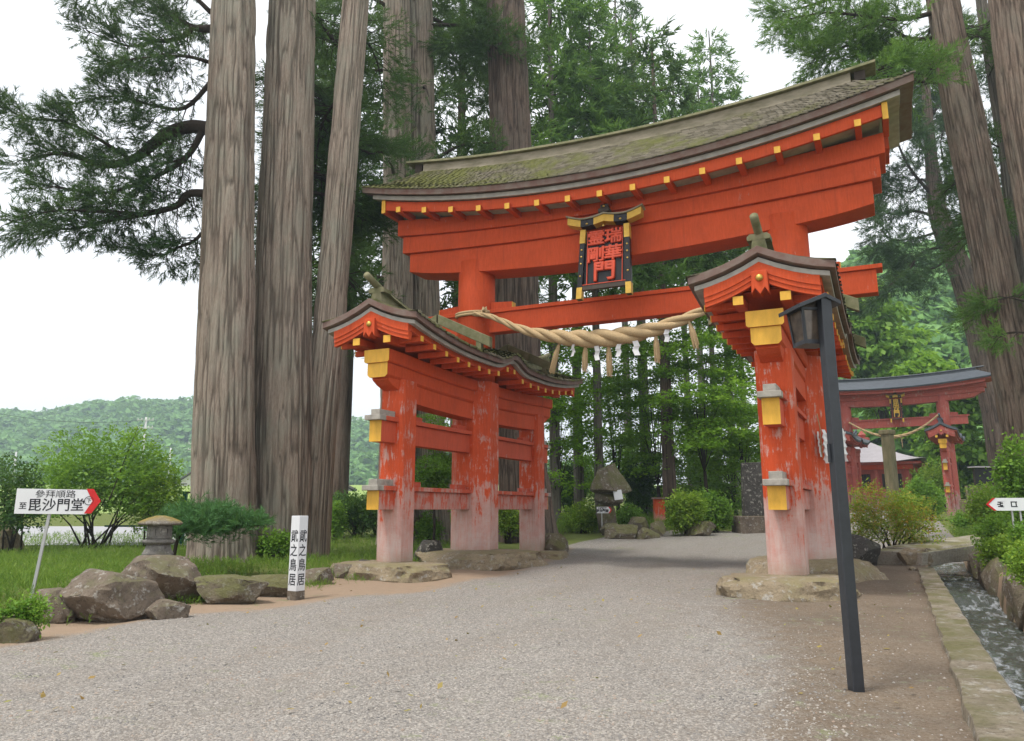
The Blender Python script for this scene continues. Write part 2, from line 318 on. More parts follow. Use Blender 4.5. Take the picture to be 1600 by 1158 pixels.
# ------------------------------------------------------------------ mesh helpers
def link(o, parent=None):
    COL.objects.link(o)
    if parent is not None: o.parent = parent
    return o
def tag(o, label=None, cat=None, group=None, kind=None):
    if label: o['label'] = label
    if cat: o['category'] = cat
    if group: o['group'] = group
    if kind: o['kind'] = kind
    return o
def empty(name, loc=(0, 0, 0), rz=0.0, label=None, cat=None, group=None):
    o = bpy.data.objects.new(name, None); o.location = loc; o.rotation_euler = (0, 0, rz); o.empty_display_size = 0.3
    link(o); tag(o, label, cat, group); return o
class MB:
    def __init__(s): s.v = []; s.f = []; s.mi = []; s.m = 0
    def mat(s, i): s.m = i; return s
    def add(s, vs, fs):
        b = len(s.v); s.v += [tuple(map(float, p)) for p in vs]
        for f in fs: s.f.append(tuple(i + b for i in f)); s.mi.append(s.m)
        return s
    def box(s, c, sz, rot=None, taper=1.0):
        x, y, z = (k / 2 for k in sz); P = []
        for k in (-1, 1):
            q = taper if k > 0 else 1.0
            for a, b in ((-1, -1), (1, -1), (1, 1), (-1, 1)): P.append(Vector((a * x * q, b * y * q, k * z)))
        if rot is not None: P = [rot @ p for p in P]
        return s.add([(p.x + c[0], p.y + c[1], p.z + c[2]) for p in P], [(3, 2, 1, 0), (4, 5, 6, 7), (0, 1, 5, 4), (1, 2, 6, 5), (2, 3, 7, 6), (3, 0, 4, 7)])
    def loft(s, secs, cap=True):
        n = len(secs[0]); V = [p for c in secs for p in c]; Fs = []
        for i in range(len(secs) - 1):
            for j in range(n):
                k = (j + 1) % n; Fs.append((i * n + j, i * n + k, (i + 1) * n + k, (i + 1) * n + j))
        if cap: Fs.append(tuple(range(n))[::-1]); Fs.append(tuple((len(secs) - 1) * n + j for j in range(n)))
        return s.add(V, Fs)
    def prism(s, poly, lo, hi, axis='y'):
        f = {'y': lambda a, b, t: (a, t, b), 'x': lambda a, b, t: (t, a, b), 'z': lambda a, b, t: (a, b, t)}[axis]
        return s.loft([[f(a, b, lo) for a, b in poly], [f(a, b, hi) for a, b in poly]])
    def lathe(s, prof, n=24, c=(0, 0, 0), a0=0.0):
        return s.loft([[(c[0] + r * math.cos(a0 + 2 * math.pi * j / n), c[1] + r * math.sin(a0 + 2 * math.pi * j / n), c[2] + z) for j in range(n)] for r, z in prof])
    def tube(s, path, radii, n=8):
        path = [Vector(p) for p in path]
        if isinstance(radii, (int, float)): radii = [radii] * len(path)
        secs = []; prev = None
        for i, p in enumerate(path):
            t = (path[min(i + 1, len(path) - 1)] - path[max(i - 1, 0)]).normalized()
            ref = Vector((0, 0, 1)) if abs(t.z) < 0.95 else Vector((1, 0, 0))
            u = t.cross(ref).normalized() if prev is None else (prev - t * prev.dot(t)).normalized()
            prev = u; w = t.cross(u)
            secs.append([p + (u * math.cos(2 * math.pi * j / n) + w * math.sin(2 * math.pi * j / n)) * radii[i] for j in range(n)])
        return s.loft(secs)
    def build(s, name, mats, parent=None, smooth=False, bevel=0.0):
        me = bpy.data.meshes.new(name); me.from_pydata(s.v, [], s.f)
        for m in (mats if isinstance(mats, (list, tuple)) else [mats]): me.materials.append(M[m])
        if any(s.mi): me.polygons.foreach_set('material_index', s.mi)
        bm = bmesh.new(); bm.from_mesh(me); bmesh.ops.recalc_face_normals(bm, faces=bm.faces[:]); bm.to_mesh(me); bm.free()
        if smooth: me.polygons.foreach_set('use_smooth', [True] * len(me.polygons))
        me.update(); o = bpy.data.objects.new(name, me); link(o, parent)
        if bevel:
            b = o.modifiers.new('bevel', 'BEVEL'); b.width = bevel; b.segments = 2; b.limit_method = 'ANGLE'; b.angle_limit = R(35)
        return o
def npmesh(name, V, Fc, mat, parent=None, smooth=False, attr=None):
    """V (N,3); Fc (M,k) array of one face size"""
    V = np.ascontiguousarray(V, np.float32); Fc = np.ascontiguousarray(Fc, np.int32); k = Fc.shape[1]
    me = bpy.data.meshes.new(name); me.vertices.add(len(V)); me.vertices.foreach_set('co', V.ravel())
    me.loops.add(Fc.size); me.loops.foreach_set('vertex_index', Fc.ravel())
    me.polygons.add(len(Fc)); me.polygons.foreach_set('loop_start', np.arange(0, Fc.size, k, dtype=np.int32))
    if smooth: me.polygons.foreach_set('use_smooth', np.ones(len(Fc), bool))
    me.update(calc_edges=True)
    for nm, val in (attr or {}).items():
        a = me.attributes.new(nm, 'FLOAT', 'POINT'); a.data.foreach_set('value', np.ascontiguousarray(val, np.float32))
    me.materials.append(M[mat]); o = bpy.data.objects.new(name, me); return link(o, parent)
def text_mesh(name, body, size, mat, parent, loc, rot, extrude=0.002, sx=1.0, bold=0.0, bev=0.0):
    cu = bpy.data.curves.new(name, 'FONT'); cu.body = body; cu.size = size; cu.extrude = extrude; cu.offset = bold
    cu.align_x = 'CENTER'; cu.align_y = 'CENTER'; cu.resolution_u = 2; cu.bevel_depth = bev; cu.bevel_resolution = 1
    tmp = bpy.data.objects.new(name, cu); COL.objects.link(tmp); bpy.context.view_layer.update()
    me = bpy.data.meshes.new_from_object(tmp.evaluated_get(bpy.context.evaluated_depsgraph_get()))
    bpy.data.objects.remove(tmp); bpy.data.curves.remove(cu)
    me.materials.clear(); me.materials.append(M[mat])
    o = bpy.data.objects.new(name, me); link(o, parent); o.location = loc; o.rotation_euler = rot; o.scale = (sx, 1, 1); return o
def copy_obj(o, parent, loc=None, rot=None):
    c = o.copy(); COL.objects.link(c); c.parent = parent
    if loc is not None: c.location = loc
    if rot is not None: c.rotation_euler = rot
    return c
lerp = lambda a, b, t: a + (b - a) * t
def smooth_path(pts, n=6):
    P = [Vector(p) for p in pts]; out = []
    for i in range(len(P) - 1):
        p0 = P[max(i - 1, 0)]; p1 = P[i]; p2 = P[i + 1]; p3 = P[min(i + 2, len(P) - 1)]
        for k in range(n):
            t = k / n
            out.append(0.5 * ((2 * p1) + (p2 - p0) * t + (2 * p0 - 5 * p1 + 4 * p2 - p3) * t * t + (3 * p1 - p0 - 3 * p2 + p3) * t ** 3))
    out.append(P[-1]); return out

# ------------------------------------------------------------------ ground sheet
def axis_pts(segs):
    out = []
    for a, b, st in segs: out += list(np.arange(a, b, st))
    out.append(segs[-1][1]); return np.array(out)
gx = axis_pts([(-900, -200, 50), (-200, -60, 8), (-60, -16, 1.0), (-16, -10, 0.3), (-10, 0.2, 0.16), (0.2, 2.4, 0.07), (2.4, 6, 0.3), (6, 30, 1.5), (30, 200, 10), (200, 700, 50)])
gy = axis_pts([(-30, 2, 2), (2, 22, 0.16), (22, 45, 0.4), (45, 90, 1.5), (90, 300, 8), (300, 1200, 50)])
X, Y = np.meshgrid(gx, gy); Zg = terr(X, Y)
near = (Y < 45) & (X > -30) & (X < 10)
bumps = 0.02 * np.sin(X * 1.7 + 0.6 * Y) * np.sin(Y * 1.3 - 0.4 * X) + 0.012 * np.sin(X * 4.1 + 1.9 * Y)
Zg = Zg + np.where(near, bumps, 0)
def inpoly(px, py, poly):
    r = np.zeros(px.shape, bool); n = len(poly)
    for i in range(n):
        x1, y1 = poly[i]; x2, y2 = poly[(i + 1) % n]
        if y1 == y2: continue
        r ^= ((y1 > py) != (y2 > py)) & (px < (x2 - x1) * (py - y1) / (y2 - y1) + x1)
    return r
def soft(poly, X, Y, w):
    acc = np.zeros(X.shape); offs = [(-w, 0), (w, 0), (0, -w), (0, w), (0, 0)]
    for a, b in offs: acc += inpoly(X + a, Y + b, poly)
    return acc / len(offs)
far_c = gd(1406, 42)
grav_poly = [(-7.3, -5), (-7.3, 4.8), (-7.55, 6.4), (-7.2, 8.1), (-7.05, 9.2), (-6.6, 10.5), (-6.7, 13.5), (-7.0, 15.5), (-7.6, 18.5), (-8.4, 21.5),
             (-11, 25), (-9.5, 28.5), (-5.2, 31), (-4.2, 40), (-4.2, 60), (4.4, 60), (3.2, 44), (1.7, 30), (0.2, 24), (-1.3, 21), (-2.4, 18.5), (-2.8, 15.5), (-2.3, 12), (-1.75, 9.9), (-1.2, 8.1), (-0.75, 6.2), (-0.5, -5)]
d_grid = fh[0] * X + fh[1] * Y
gravA = (soft(grav_poly, X, Y, 0.3) + soft(grav_poly, X, Y, 0.8) + soft(grav_poly, X, Y, 1.5)) / 3
gravA = np.where(X < -5.5, soft(grav_poly, X, Y, 0.2), gravA)
darkA = ((X > -3.0) & (X < 0.45) & (Y < 24)).astype(float)
grasA = (((X < -9.0) & (d_grid < 70) & (Y > 2)) | ((X > 1.6) & (Y < 80)) | ((d_grid > 29) & (X > -30) & (X < 40) & (gravA < .5) & (X > -60))).astype(float)
roadA = 0
fielA = ((d_grid > 42) & (X < -24)).astype(float)
nx, ny = len(gx), len(gy)
idx = np.arange(nx * ny).reshape(ny, nx)
Fq = np.stack([idx[:-1, :-1], idx[:-1, 1:], idx[1:, 1:], idx[1:, :-1]], -1).reshape(-1, 4)
g = npmesh('ground', np.stack([X, Y, Zg], -1).reshape(-1, 3), Fq, 'ground_mix', smooth=True,
           attr={'grav': gravA.ravel(), 'dark': darkA.ravel(), 'gras': grasA.ravel(), 'fiel': fielA.ravel()})
tag(g, 'grey gravel path and brown earth running under the red gates', 'ground', kind='structure')
# pebbles lying loose on the gravel in the foreground
def pebbles():
    n = 70000
    d = 4.2 + 11 * rng.random(n) ** 1.5; l = (rng.random(n) - 0.5) * 1.36 * d
    x = fh[0] * d + rt[0] * l; y = fh[1] * d + rt[1] * l
    k = inpoly(x + rng.normal(size=n) * .38 * (x > -5), y + rng.normal(size=n) * .3, grav_poly) | ((x > -2.6) & (x < 0.3) & (rng.random(n) < 0.08))
    x, y = x[k], y[k]; n = len(x)
    z = terr(x, y) + 0.02 * np.sin(x * 1.7 + 0.6 * y) * np.sin(y * 1.3 - 0.4 * x) + 0.012 * np.sin(x * 4.1 + 1.9 * y)
    s = 0.0045 + 0.0085 * rng.random(n) ** 2.4
    base = np.array([(1, 0, 0), (0, 1, 0), (-1, 0, 0), (0, -1, 0), (0, 0, .75), (.6, .6, .45), (-.6, .55, .4)])
    Fb = np.array([(0, 5, 4), (5, 1, 4), (1, 6, 4), (6, 2, 4), (2, 3, 4), (3, 0, 4), (0, 1, 5), (1, 2, 6)])
    a = rng.random(n) * 6.28; ca, sa = np.cos(a), np.sin(a)
    B = base[None] * (s[:, None, None] * (0.7 + 0.6 * rng.random((n, 1, 3))))
    V = np.stack([B[..., 0] * ca[:, None] - B[..., 1] * sa[:, None] + x[:, None], B[..., 0] * sa[:, None] + B[..., 1] * ca[:, None] + y[:, None], B[..., 2] + z[:, None] - 0.001], -1)
    Fc = Fb[None] + (np.arange(n) * len(base))[:, None, None]
    o = npmesh('gravel', V.reshape(-1, 3), Fc.reshape(-1, 3), 'pebble')
    tag(o, 'small loose grey and tan pebbles strewn over the gravel path', 'gravel', kind='stuff')
pebbles()

# ------------------------------------------------------------------ torii gates
HX, SP = 3.488, 3.139       # half spacing of the main columns, column to sleeve pillar
def octagon(w, c):          # square of width w with corners cut by c
    h = w / 2
    return [(-h + c, -h), (h - c, -h), (h, -h + c), (h, h - c), (h - c, h), (-h + c, h), (-h, h - c), (-h, -h + c)]
def zE(v):                  # underside of a sleeve eave along its length
    a = abs(v); return 4.20 + 0.22 * math.exp(-(a / 0.45) ** 2) + 0.28 * max(0, (a - 1.6) / 2.65) ** 2
def build_torii(root, red, worn, rail, white, brown, shingle, ridge, detail=True):
    us = lambda L, n=25: [L * (2 * i / (n - 1) - 1) for i in range(n)]
    # main columns: octagonal foot, round shaft
    for sx in (-1, 1):
        x = sx * HX; b = MB()
        b.prism([(x + a, y) for a, y in octagon(0.98, 0.285)], 0.16 if detail else -0.6, 4.02, 'z')
        o = b.build('main_column', worn, root, bevel=0.012 if detail else 0)
        b = MB(); b.lathe([(0.44, 4.0), (0.435, 6.0), (0.43, 6.9)], 40, (x, 0, 0)); q = b.build('round_shaft', red, o)
        for p in q.data.polygons: p.use_smooth = abs(p.normal.z) < .5
        # front and rear sleeve pillars
        for sy in (-1, 1):
            b = MB(); b.prism([(x + a, sy * SP + y) for a, y in octagon(0.54, 0.07)], 0.1 if detail else -0.6, 3.62, 'z'); b.build('pillar', worn, root, bevel=0.01 if detail else 0)
    # lintel in three tiers
    def tier(L, hy, zb, zt, name):
        b = MB(); b.loft([[(u, -hy, zb(u)), (u, hy, zb(u)), (u, hy, zt(u)), (u, -hy, zt(u))] for u in us(L)]); return b.build(name, red, root, bevel=0.012 if detail else 0)
    t3 = lambda u: 7.12 + .0062 * u * u; t2 = lambda u: 7.48 + .0085 * u * u; t1 = lambda u: 7.85 + .0100 * u * u
    tier(5.15, .36, lambda u: 6.47 + .0118 * u * u + .05 * max(0, abs(u) - 4.2) ** 2, t3, 'lower_lintel')
    tier(5.31, .44, lambda u: t3(u) + .004, t2, 'middle_lintel'); tier(5.42, .52, lambda u: t2(u) + .004, t1, 'upper_lintel')
    ze = lambda u: 8.14 + .0195 * u * u       # top edge of the eave
    if not detail: ze = lambda u: 8.14 + .0165 * u * u
    fb = lambda u: ze(u) - 0.50               # bottom of the red fascia
    # red fascia boards, front, back and ends
    for sy in (-1, 1):
        b = MB(); b.loft([[(u, sy * .98, fb(u)), (u, sy * 1.05, fb(u)), (u, sy * 1.05, ze(u) - .26), (u, sy * .98, ze(u) - .26)] for u in us(5.42)]); b.build('fascia', red, root, bevel=0.008 if detail else 0)
        b = MB(); b.loft([[(u, sy * .30, fb(u) + .075), (u, sy * .978, fb(u) + .075), (u, sy * .978, fb(u) + .115), (u, sy * .30, fb(u) + .115)] for u in us(5.36)]); b.build('soffit', white, root)
    # rafters with yellow ends
    if detail:
        pr = None
        for sy in (-1, 1):
            for i in range(15):
                u = -5.0 + 10.0 * i / 14
                if pr is None:
                    b = MB(); b.box((0, -.80, 0), (.115, .68, .13)); b.mat(1).box((0, -1.15, 0), (.117, .02, .132)); pr = b.build('rafter', [red, 'yellow_paint'], root, bevel=0.004); o = pr
                else: o = copy_obj(pr, root)
                o.location = (u, 0, fb(u) + .005); o.rotation_euler = (0, 0, 0 if sy < 0 else math.pi)
        for sx in (-1, 1):
            for sy in (-1, 1):
                b = MB(); u = sx * 5.47
                b.mat(1).box((u, sy * 1.075, ze(u) - .42), (.10, .03, .33)); b.mat(0).box((u, sy * .66, ze(u) - .42), (.10, .80, .32)); b.build('corner_rafter', [red, 'yellow_paint'], root, bevel=0.005)
    # white and brown eave layers, following the sweep
    b = MB(); b.loft([[(u, -1.15, ze(u) - .26), (u, 0, ze(u) - .10), (u, 1.15, ze(u) - .26), (u, 1.15, ze(u) - .155), (u, 0, ze(u) + .0), (u, -1.15, ze(u) - .155)] for u in us(5.74)]); b.build('eave_board', white, root, bevel=0.006 if detail else 0)
    b = MB(); b.loft([[(u, -1.26, ze(u) - .152), (u, 0, ze(u) + .004), (u, 1.26, ze(u) - .152), (u, 1.28, ze(u) - .012), (u, 0, ze(u) + .3), (u, -1.28, ze(u) - .012)] for u in us(5.98)]); b.build('eave_edge', brown, root, bevel=0.006 if detail else 0)
    zr = lambda u: 9.17 + .0130 * u * u
    prof = lambda v, u: (1.30 * (1 - v) + .16 * v, lerp(ze(u), zr(u), .62 * v + .38 * v * v))      # v 0 at the eave, 1 at the ridge
    Lv = lambda v: 6.02 - 1.0 * v ** 1.3
    nv = 12
    b = MB(); secs = []
    for k in range(31):
        s_ = 2 * k / 30 - 1; sec = []
        for sy, vv in ((-1, [i / 6 for i in range(7)]), (1, [1 - i / 6 for i in range(7)])):
            for v in vv:
                u = s_ * Lv(v); y, z = prof(v, u); sec.append((u, sy * y, z - .02 + (0.0 if v else -.005)))
        sec.append((s_ * 5.6, 0, ze(5.6 * s_) + .30)); secs.append(sec)
    b.loft(secs); b.build('roof', shingle if detail else shingle, root)
    if detail:
        V = []; Fq = []
        for sy in (-1, 1):
            for c in range(22):
                v0 = c / 22; v1 = min(1, (c + 1.5) / 22); L0 = Lv(v0); x = -L0 + rnd.random() * .1
                while x < L0 - .02:
                    wd = min(.10 + .09 * rnd.random(), L0 - x); u0, u1 = x + .002, x + wd - .002; x += wd
                    y0, za = prof(v0, (u0 + u1) / 2); y1, zb = prof(v1, (u0 + u1) / 2); j = rnd.uniform(-.007, .007); th = .016 + rnd.random() * .008
                    k = Lv(v1) / L0; n0 = len(V); y0 += j
                    V += [(u0, sy * y0, za + th), (u1, sy * y0, za + th), (u1 * k, sy * y1, zb + .012), (u0 * k, sy * y1, zb + .012), (u0, sy * y0, za - .01), (u1, sy * y0, za - .01)]
                    Fq += [(n0, n0 + 1, n0 + 2, n0 + 3), (n0 + 4, n0 + 5, n0 + 1, n0)]
        o = npmesh('shingles', np.array(V), np.array(Fq), shingle, root); o['kind'] = 'stuff'
    # ridge: lower box board and capping beam
    b = MB(); b.loft([[(u, -.20, zr(u) - .06), (u, .20, zr(u) - .06), (u, .17, zr(u) + .20), (u, -.17, zr(u) + .20)] for u in us(4.95)]); b.build('ridge_board', ridge, root, bevel=0.01 if detail else 0)
    b = MB(); b.loft([[(u, -.27, zr(u) + .202), (u, .27, zr(u) + .202), (u, .25, zr(u) + .27), (u, 0, zr(u) + .31), (u, -.25, zr(u) + .27)] for u in us(5.42)]); b.build('ridge_cap', 'mossy_wood' if detail else ridge, root, bevel=0.01 if detail else 0)
    if detail:
        for sx in (-1, 1):
            b = MB(); b.box((sx * 5.12, 0, zr(5.1) + .10), (.20, .26, .19)); b.build('ridge_block', 'dark_wood', root)
    # tie beam with cap board and wedges
    b = MB(); b.box((0, 0, 5.385), (10.14, .30, .45)); b.build('tie_beam', red, root, bevel=0.012 if detail else 0)
    b = MB(); b.box((0, 0, 5.655), (10.36, .40, .085)); b.build('tie_beam_cap', red, root, bevel=0.008 if detail else 0)
    for sx in (-1, 1):
        for k in (-1, 1):
            b = MB(); x0 = sx * HX + k * .40; x1 = x0 + k * .56
            b.loft([[(x0, -.09, 5.70), (x0, .09, 5.70), (x0, .09, 5.90), (x0, -.09, 5.90)], [(x1, -.09, 5.70), (x1, .09, 5.70), (x1, .09, 5.86), (x1, -.09, 5.86)]])
            o = b.build('wedge', red, root, bevel=0.006 if detail else 0)
            if detail:
                b = MB(); b.box((x1 + k * .008, 0, 5.78), (.014, .17, .15)); b.build('end_cap', 'yellow_paint', o)
    # sleeves
    for sx in (-1, 1): build_sleeve(root, sx * HX, red, worn, rail, white, brown, shingle, ridge, detail)
def build_sleeve(root, cx, red, worn, rail, white, brown, shingle, ridge, detail):
    bv = 0.008 if detail else 0
    # rails with cap boards, wedges and yellow noses
    for zb, zt in ((2.41, 2.80), (1.19, 1.53)):
        b = MB(); b.box((cx, 0, (zb + zt) / 2), (.25, 7.78, zt - zb)); o = b.build('rail', rail, root, bevel=bv)
        for sy in (-1, 1):
            b = MB(); b.box((cx, sy * 3.897, (zb + zt) / 2), (.252, .014, zt - zb + .002)); b.build('end_cap', 'yellow_paint', o)
        b = MB(); b.box((cx, 0, zt + .043), (.37, 7.62, .082)); b.build('rail_cap', rail, root, bevel=bv)
        for sy in (-1, 1):
            b = MB(); b.box((cx, sy * 3.885, zt + .045), (.345, .25, .092)); b.build('weathered_cap_end', 'weathered_cap', root, bevel=bv)
            b = MB(); b.box((cx, sy * 3.66, zt + .145), (.19, .52, .12)); b.build('wedge', 'weathered_cap', root, bevel=bv)
        for y in (-.78, .78, 2.62, -2.62):
            b = MB(); b.box((cx, y, zt + .135), (.16, .42, .10)); b.build('wedge', rail, root, bevel=bv)
    # beams in three tiers with yellow ends
    sag = lambda v: -.10 * max(0, 1 - (abs(v) / 3.6) ** 2)
    vs = lambda L, n=17: [L * (2 * i / (n - 1) - 1) for i in range(n)]
    for nm, hw, z0, z1, L, ct in (('upper_beam', .275, 3.874, 4.12, 3.93, .03), ('middle_beam', .22, 3.60, 3.87, 3.89, .05), ('lower_beam', .20, 3.25, 3.596, 2.9, 0)):
        b = MB()
        def sec(v, d=0):
            s = sag(v)
            r = d * .12 if d else 0
            return [(cx - hw + ct, v, z0 + s + r), (cx + hw - ct, v, z0 + s + r), (cx + hw, v, z0 + ct + s + r), (cx + hw, v, z1 + s), (cx - hw, v, z1 + s), (cx - hw, v, z0 + ct + s + r)]
        if nm == 'middle_beam':
            secs = []
            for v in vs(L): 
                s_ = sec(v); 
                dz = -.13 * max(0, 1 - max(0, abs(v) - 3.35) / .4) if abs(v) > 3.2 else -.0
                secs.append(s_)
        else: secs = [sec(v) for v in vs(L)]
        b.loft(secs); o = b.build(nm, red, root, bevel=bv)
        if nm != 'lower_beam':
            for sy in (-1, 1):
                v = sy * (L + .008); b = MB(); q = sec(v); b.loft([[(p[0], v - .007, p[2]) for p in q], [(p[0], v + .007, p[2]) for p in q]]); b.build('end_cap', 'yellow_paint', o)
    for sy in (-1, 1):      # curved bracket under the beam nose
        b = MB(); b.loft([[(cx - .17, sy * y, z), (cx + .17, sy * y, z), (cx + .19, sy * y, 3.60), (cx - .19, sy * y, 3.60)] for y, z in ((2.9, 3.30), (3.45, 3.42), (3.65, 3.48), (3.80, 3.56))]); b.build('bracket', red, root, bevel=bv)
    # eave layers
    W = 1.06
    def band(name, half, lo, hi, L, mat, rise):
        xq = [-1, -.75, -.5, -.25, 0, .25, .5, .75, 1]; pq = lambda x: rise * (.45 * (1 - abs(x)) + .55 * (1 - abs(x)) ** 2)
        b = MB(); b.loft([[(cx + x * half, v, zE(v) + lo + pq(x)) for x in xq] + [(cx + x * half, v, zE(v) + hi + pq(x)) for x in xq[::-1]] for v in vs(L, 45)]); return b.build(name, mat, root, bevel=0.005 if detail else 0)
    band('eave_board', .97, 0, .075, 4.18, white, .34); band('eave_edge', 1.05, .078, .19, 4.25, brown, .37)
    for sy in (-1, 1):
        b = MB(); b.loft([[(cx + sy * .78, v, zE(v) - .085), (cx + sy * .85, v, zE(v) - .085), (cx + sy * .85, v, zE(v) + .03), (cx + sy * .78, v, zE(v) + .05)] for v in vs(4.10, 33)]); b.build('fascia', red, root)
    b = MB(); b.loft([[(cx - .78, v, zE(v) - .07), (cx - .28, v, zE(v) - .02), (cx + .28, v, zE(v) - .02), (cx + .78, v, zE(v) - .07), (cx + .78, v, zE(v) - .03), (cx - .78, v, zE(v) - .03)] for v in vs(4.05, 33)]); b.build('soffit', red, root)
    if detail:
        pr = None
        for sy in (-1, 1):
            for hv in (-1, 1):
                for i in range(9):
                    v = hv * (.18 + 3.62 * i / 8.0)
                    if pr is None:
                        b = MB(); b.box((.58, 0, 0), (.62, .085, .10)); b.mat(1).box((.898, 0, 0), (.016, .087, .102)); pr = b.build('rafter', [red, 'yellow_paint'], root, bevel=0.003); o = pr
                    else: o = copy_obj(pr, root)
                    o.location = (cx, v, zE(v) - .125); o.rotation_euler = (0, 0, 0 if sy > 0 else math.pi)
    # roof skin
    zt = lambda v: zE(v) + .195
    rise = .40
    def pz(q, v): return zt(v) + rise * (.45 * q + .55 * q * q)      # q 0 eave, 1 ridge
    Lq = lambda q: 4.29 - .22 * q
    b = MB(); secs = []
    for k in range(45):
        s_ = 2 * k / 44 - 1; sec = []
        for sg, qq in ((-1, (0, .25, .5, .75, .97)), (1, (.97, .75, .5, .25, 0))):
            for q in qq: v = s_ * Lq(q); sec.append((cx + sg * W * (1 - q), v, pz(q, s_ * 4.29)))
        for q in (.4, .9, .4): sec.append((cx + (W * (1 - q) if len(sec) % 13 == 10 else (0 if q == .9 else -W * (1 - q))), s_ * Lq(q), pz(q, s_ * 4.29) - .07))
        secs.append(sec)
    b.loft(secs); b.build('roof', shingle, root)
    if detail:
        V = []; Fq = []
        for sg in (-1, 1):
            for c in range(9):
                q0 = c / 9; q1 = min(.99, (c + 1.5) / 9); L0 = Lq(q0); y = -L0 + rnd.random() * .08
                while y < L0 - .02:
                    wd = min(.09 + .08 * rnd.random(), L0 - y); a0, a1 = y + .002, y + wd - .002; y += wd; vm = (a0 + a1) / 2
                    za, zb = pz(q0, vm) + .022 + rnd.random() * .018, pz(q1, vm) + .012; x0 = W * (1 - q0) + .02 + rnd.uniform(-.012, .012); x1 = W * (1 - q1); k = Lq(q1) / L0; n0 = len(V)
                    V += [(cx + sg * x0, a0, za), (cx + sg * x0, a1, za), (cx + sg * x1, a1 * k, zb), (cx + sg * x1, a0 * k, zb), (cx + sg * x0, a0, za - .05), (cx + sg * x0, a1, za - .05)]
                    Fq += [(n0, n0 + 1, n0 + 2, n0 + 3), (n0 + 4, n0 + 5, n0 + 1, n0)]
        o = npmesh('shingles', np.array(V), np.array(Fq), shingle, root); o['kind'] = 'stuff'
    za = lambda v: pz(1, v)
    for hv in (-1, 1):      # ridge on each half, lifting to a log end
        vv = [hv * (1.76 + 2.44 * i / 14) for i in range(15)]; lift = lambda v: .12 * max(0, (abs(v) - 2.6) / 1.6) ** 2
        b = MB(); b.loft([[(cx - .13, v, za(v) - .06), (cx + .13, v, za(v) - .06), (cx + .085, v, za(v) + .13 + lift(v)), (cx - .085, v, za(v) + .13 + lift(v))] for v in vv[:-1]]); b.build('ridge_board', 'mossy_wood' if detail else ridge, root)
        b = MB(); b.box((cx, hv * 3.9, za(3.9) + .15 + lift(3.9)), (.34, .26, .07)); b.loft([[(cx - .17, v, za(v) + .132 + lift(v)), (cx + .17, v, za(v) + .132 + lift(v)), (cx + .13, v, za(v) + .175 + lift(v)), (cx - .13, v, za(v) + .175 + lift(v))] for v in vv[:-1]]); b.build('ridge_cap', 'mossy_wood' if detail else ridge, root)
        b = MB(); b.tube([(cx, v, za(v) + .22 + lift(v)) for v in vv] + [(cx, hv * 4.36, za(4.3) + .24 + lift(4.3))], .065, 10); b.build('ridge_log', 'mossy_wood' if detail else ridge, root, smooth=True)
        if detail:
            for sg in (-1, 1):  # sloping boards that flank the column on each side
                b = MB(); y = hv * 1.72; a = Vector((cx + sg * .02, y, za(1.7) + .36)); c = Vector((cx + sg * 1.26, y, za(1.7) - .24))
                b.loft([[(p.x, y - .07, p.z - .10), (p.x, y + .07, p.z - .10), (p.x, y + .07, p.z + .12), (p.x, y - .07, p.z + .12)] for p in (a, c)]); o = b.build('flank_board', 'mossy_wood', root, bevel=0.01)
                b = MB(); b.box((cx + sg * 1.0, y, za(1.6) - .28), (.12, .12, .18)); b.build('support_block', 'mossy_wood', o)
        # gable: red barge boards, pendant with gold boss, purlin ends
        v = hv * 4.10; hw = .83; zb0 = zE(v) - .15
        def arch(x, off): q = 1 - abs(x) / hw; return zb0 + off + .33 * (.55 * q + .45 * q * q)
        xs = [hw * (2 * i / 16 - 1) for i in range(17)]
        for k, (o0, o1, t) in enumerate(((-.10, -.03, .045), (-.028, .045, .06), (.047, .20, .075))):
            b = MB(); b.loft([[(cx + x, v - t, arch(x, o0)), (cx + x, v + t, arch(x, o0)), (cx + x, v + t, arch(x, o1)), (cx + x, v - t, arch(x, o1))] for x in xs]); b.build('gable_board', red, root)
        zp = arch(0, -.05)
        b = MB(); b.prism([(cx - .115, zp + .08), (cx + .115, zp + .08), (cx + .125, zp - .27), (cx + .07, zp - .18), (cx, zp - .28), (cx - .07, zp - .18), (cx - .125, zp - .27)], v - .115, v + .115, 'y'); o = b.build('pendant', red, root, bevel=bv)
        b = MB(); b.lathe([(.058, 0), (.05, .02), (.03, .036), (.005, .042)], 14); q = b.build('boss', 'gold', o, smooth=True); q.location = (cx, v + hv * .116, zp - .03); q.rotation_euler = (-hv * math.pi / 2, 0, 0)
        for sg in (-1, 1):
            b = MB(); b.box((cx + sg * .34, hv * 3.86, zE(v) - .19), (.15, .50, .13)); o = b.build('purlin', red, root)
            b = MB(); b.box((cx + sg * .34, hv * 4.118, zE(v) - .19), (.152, .014, .132)); b.build('end_cap', 'yellow_paint', o)
GY = 12.81 + SP; GX = (-8.51 - 1.534) / 2
gate = empty('torii_gate', (GX, GY, 0), 0, 'large vermilion wooden gate with mossy shingle roof and roofed side sleeves, nearest', 'gate')
build_torii(gate, 'red_paint', 'worn_red_paint', 'rail_red_paint', 'white_board', 'brown_board', 'mossy_shingle', 'grey_wood')

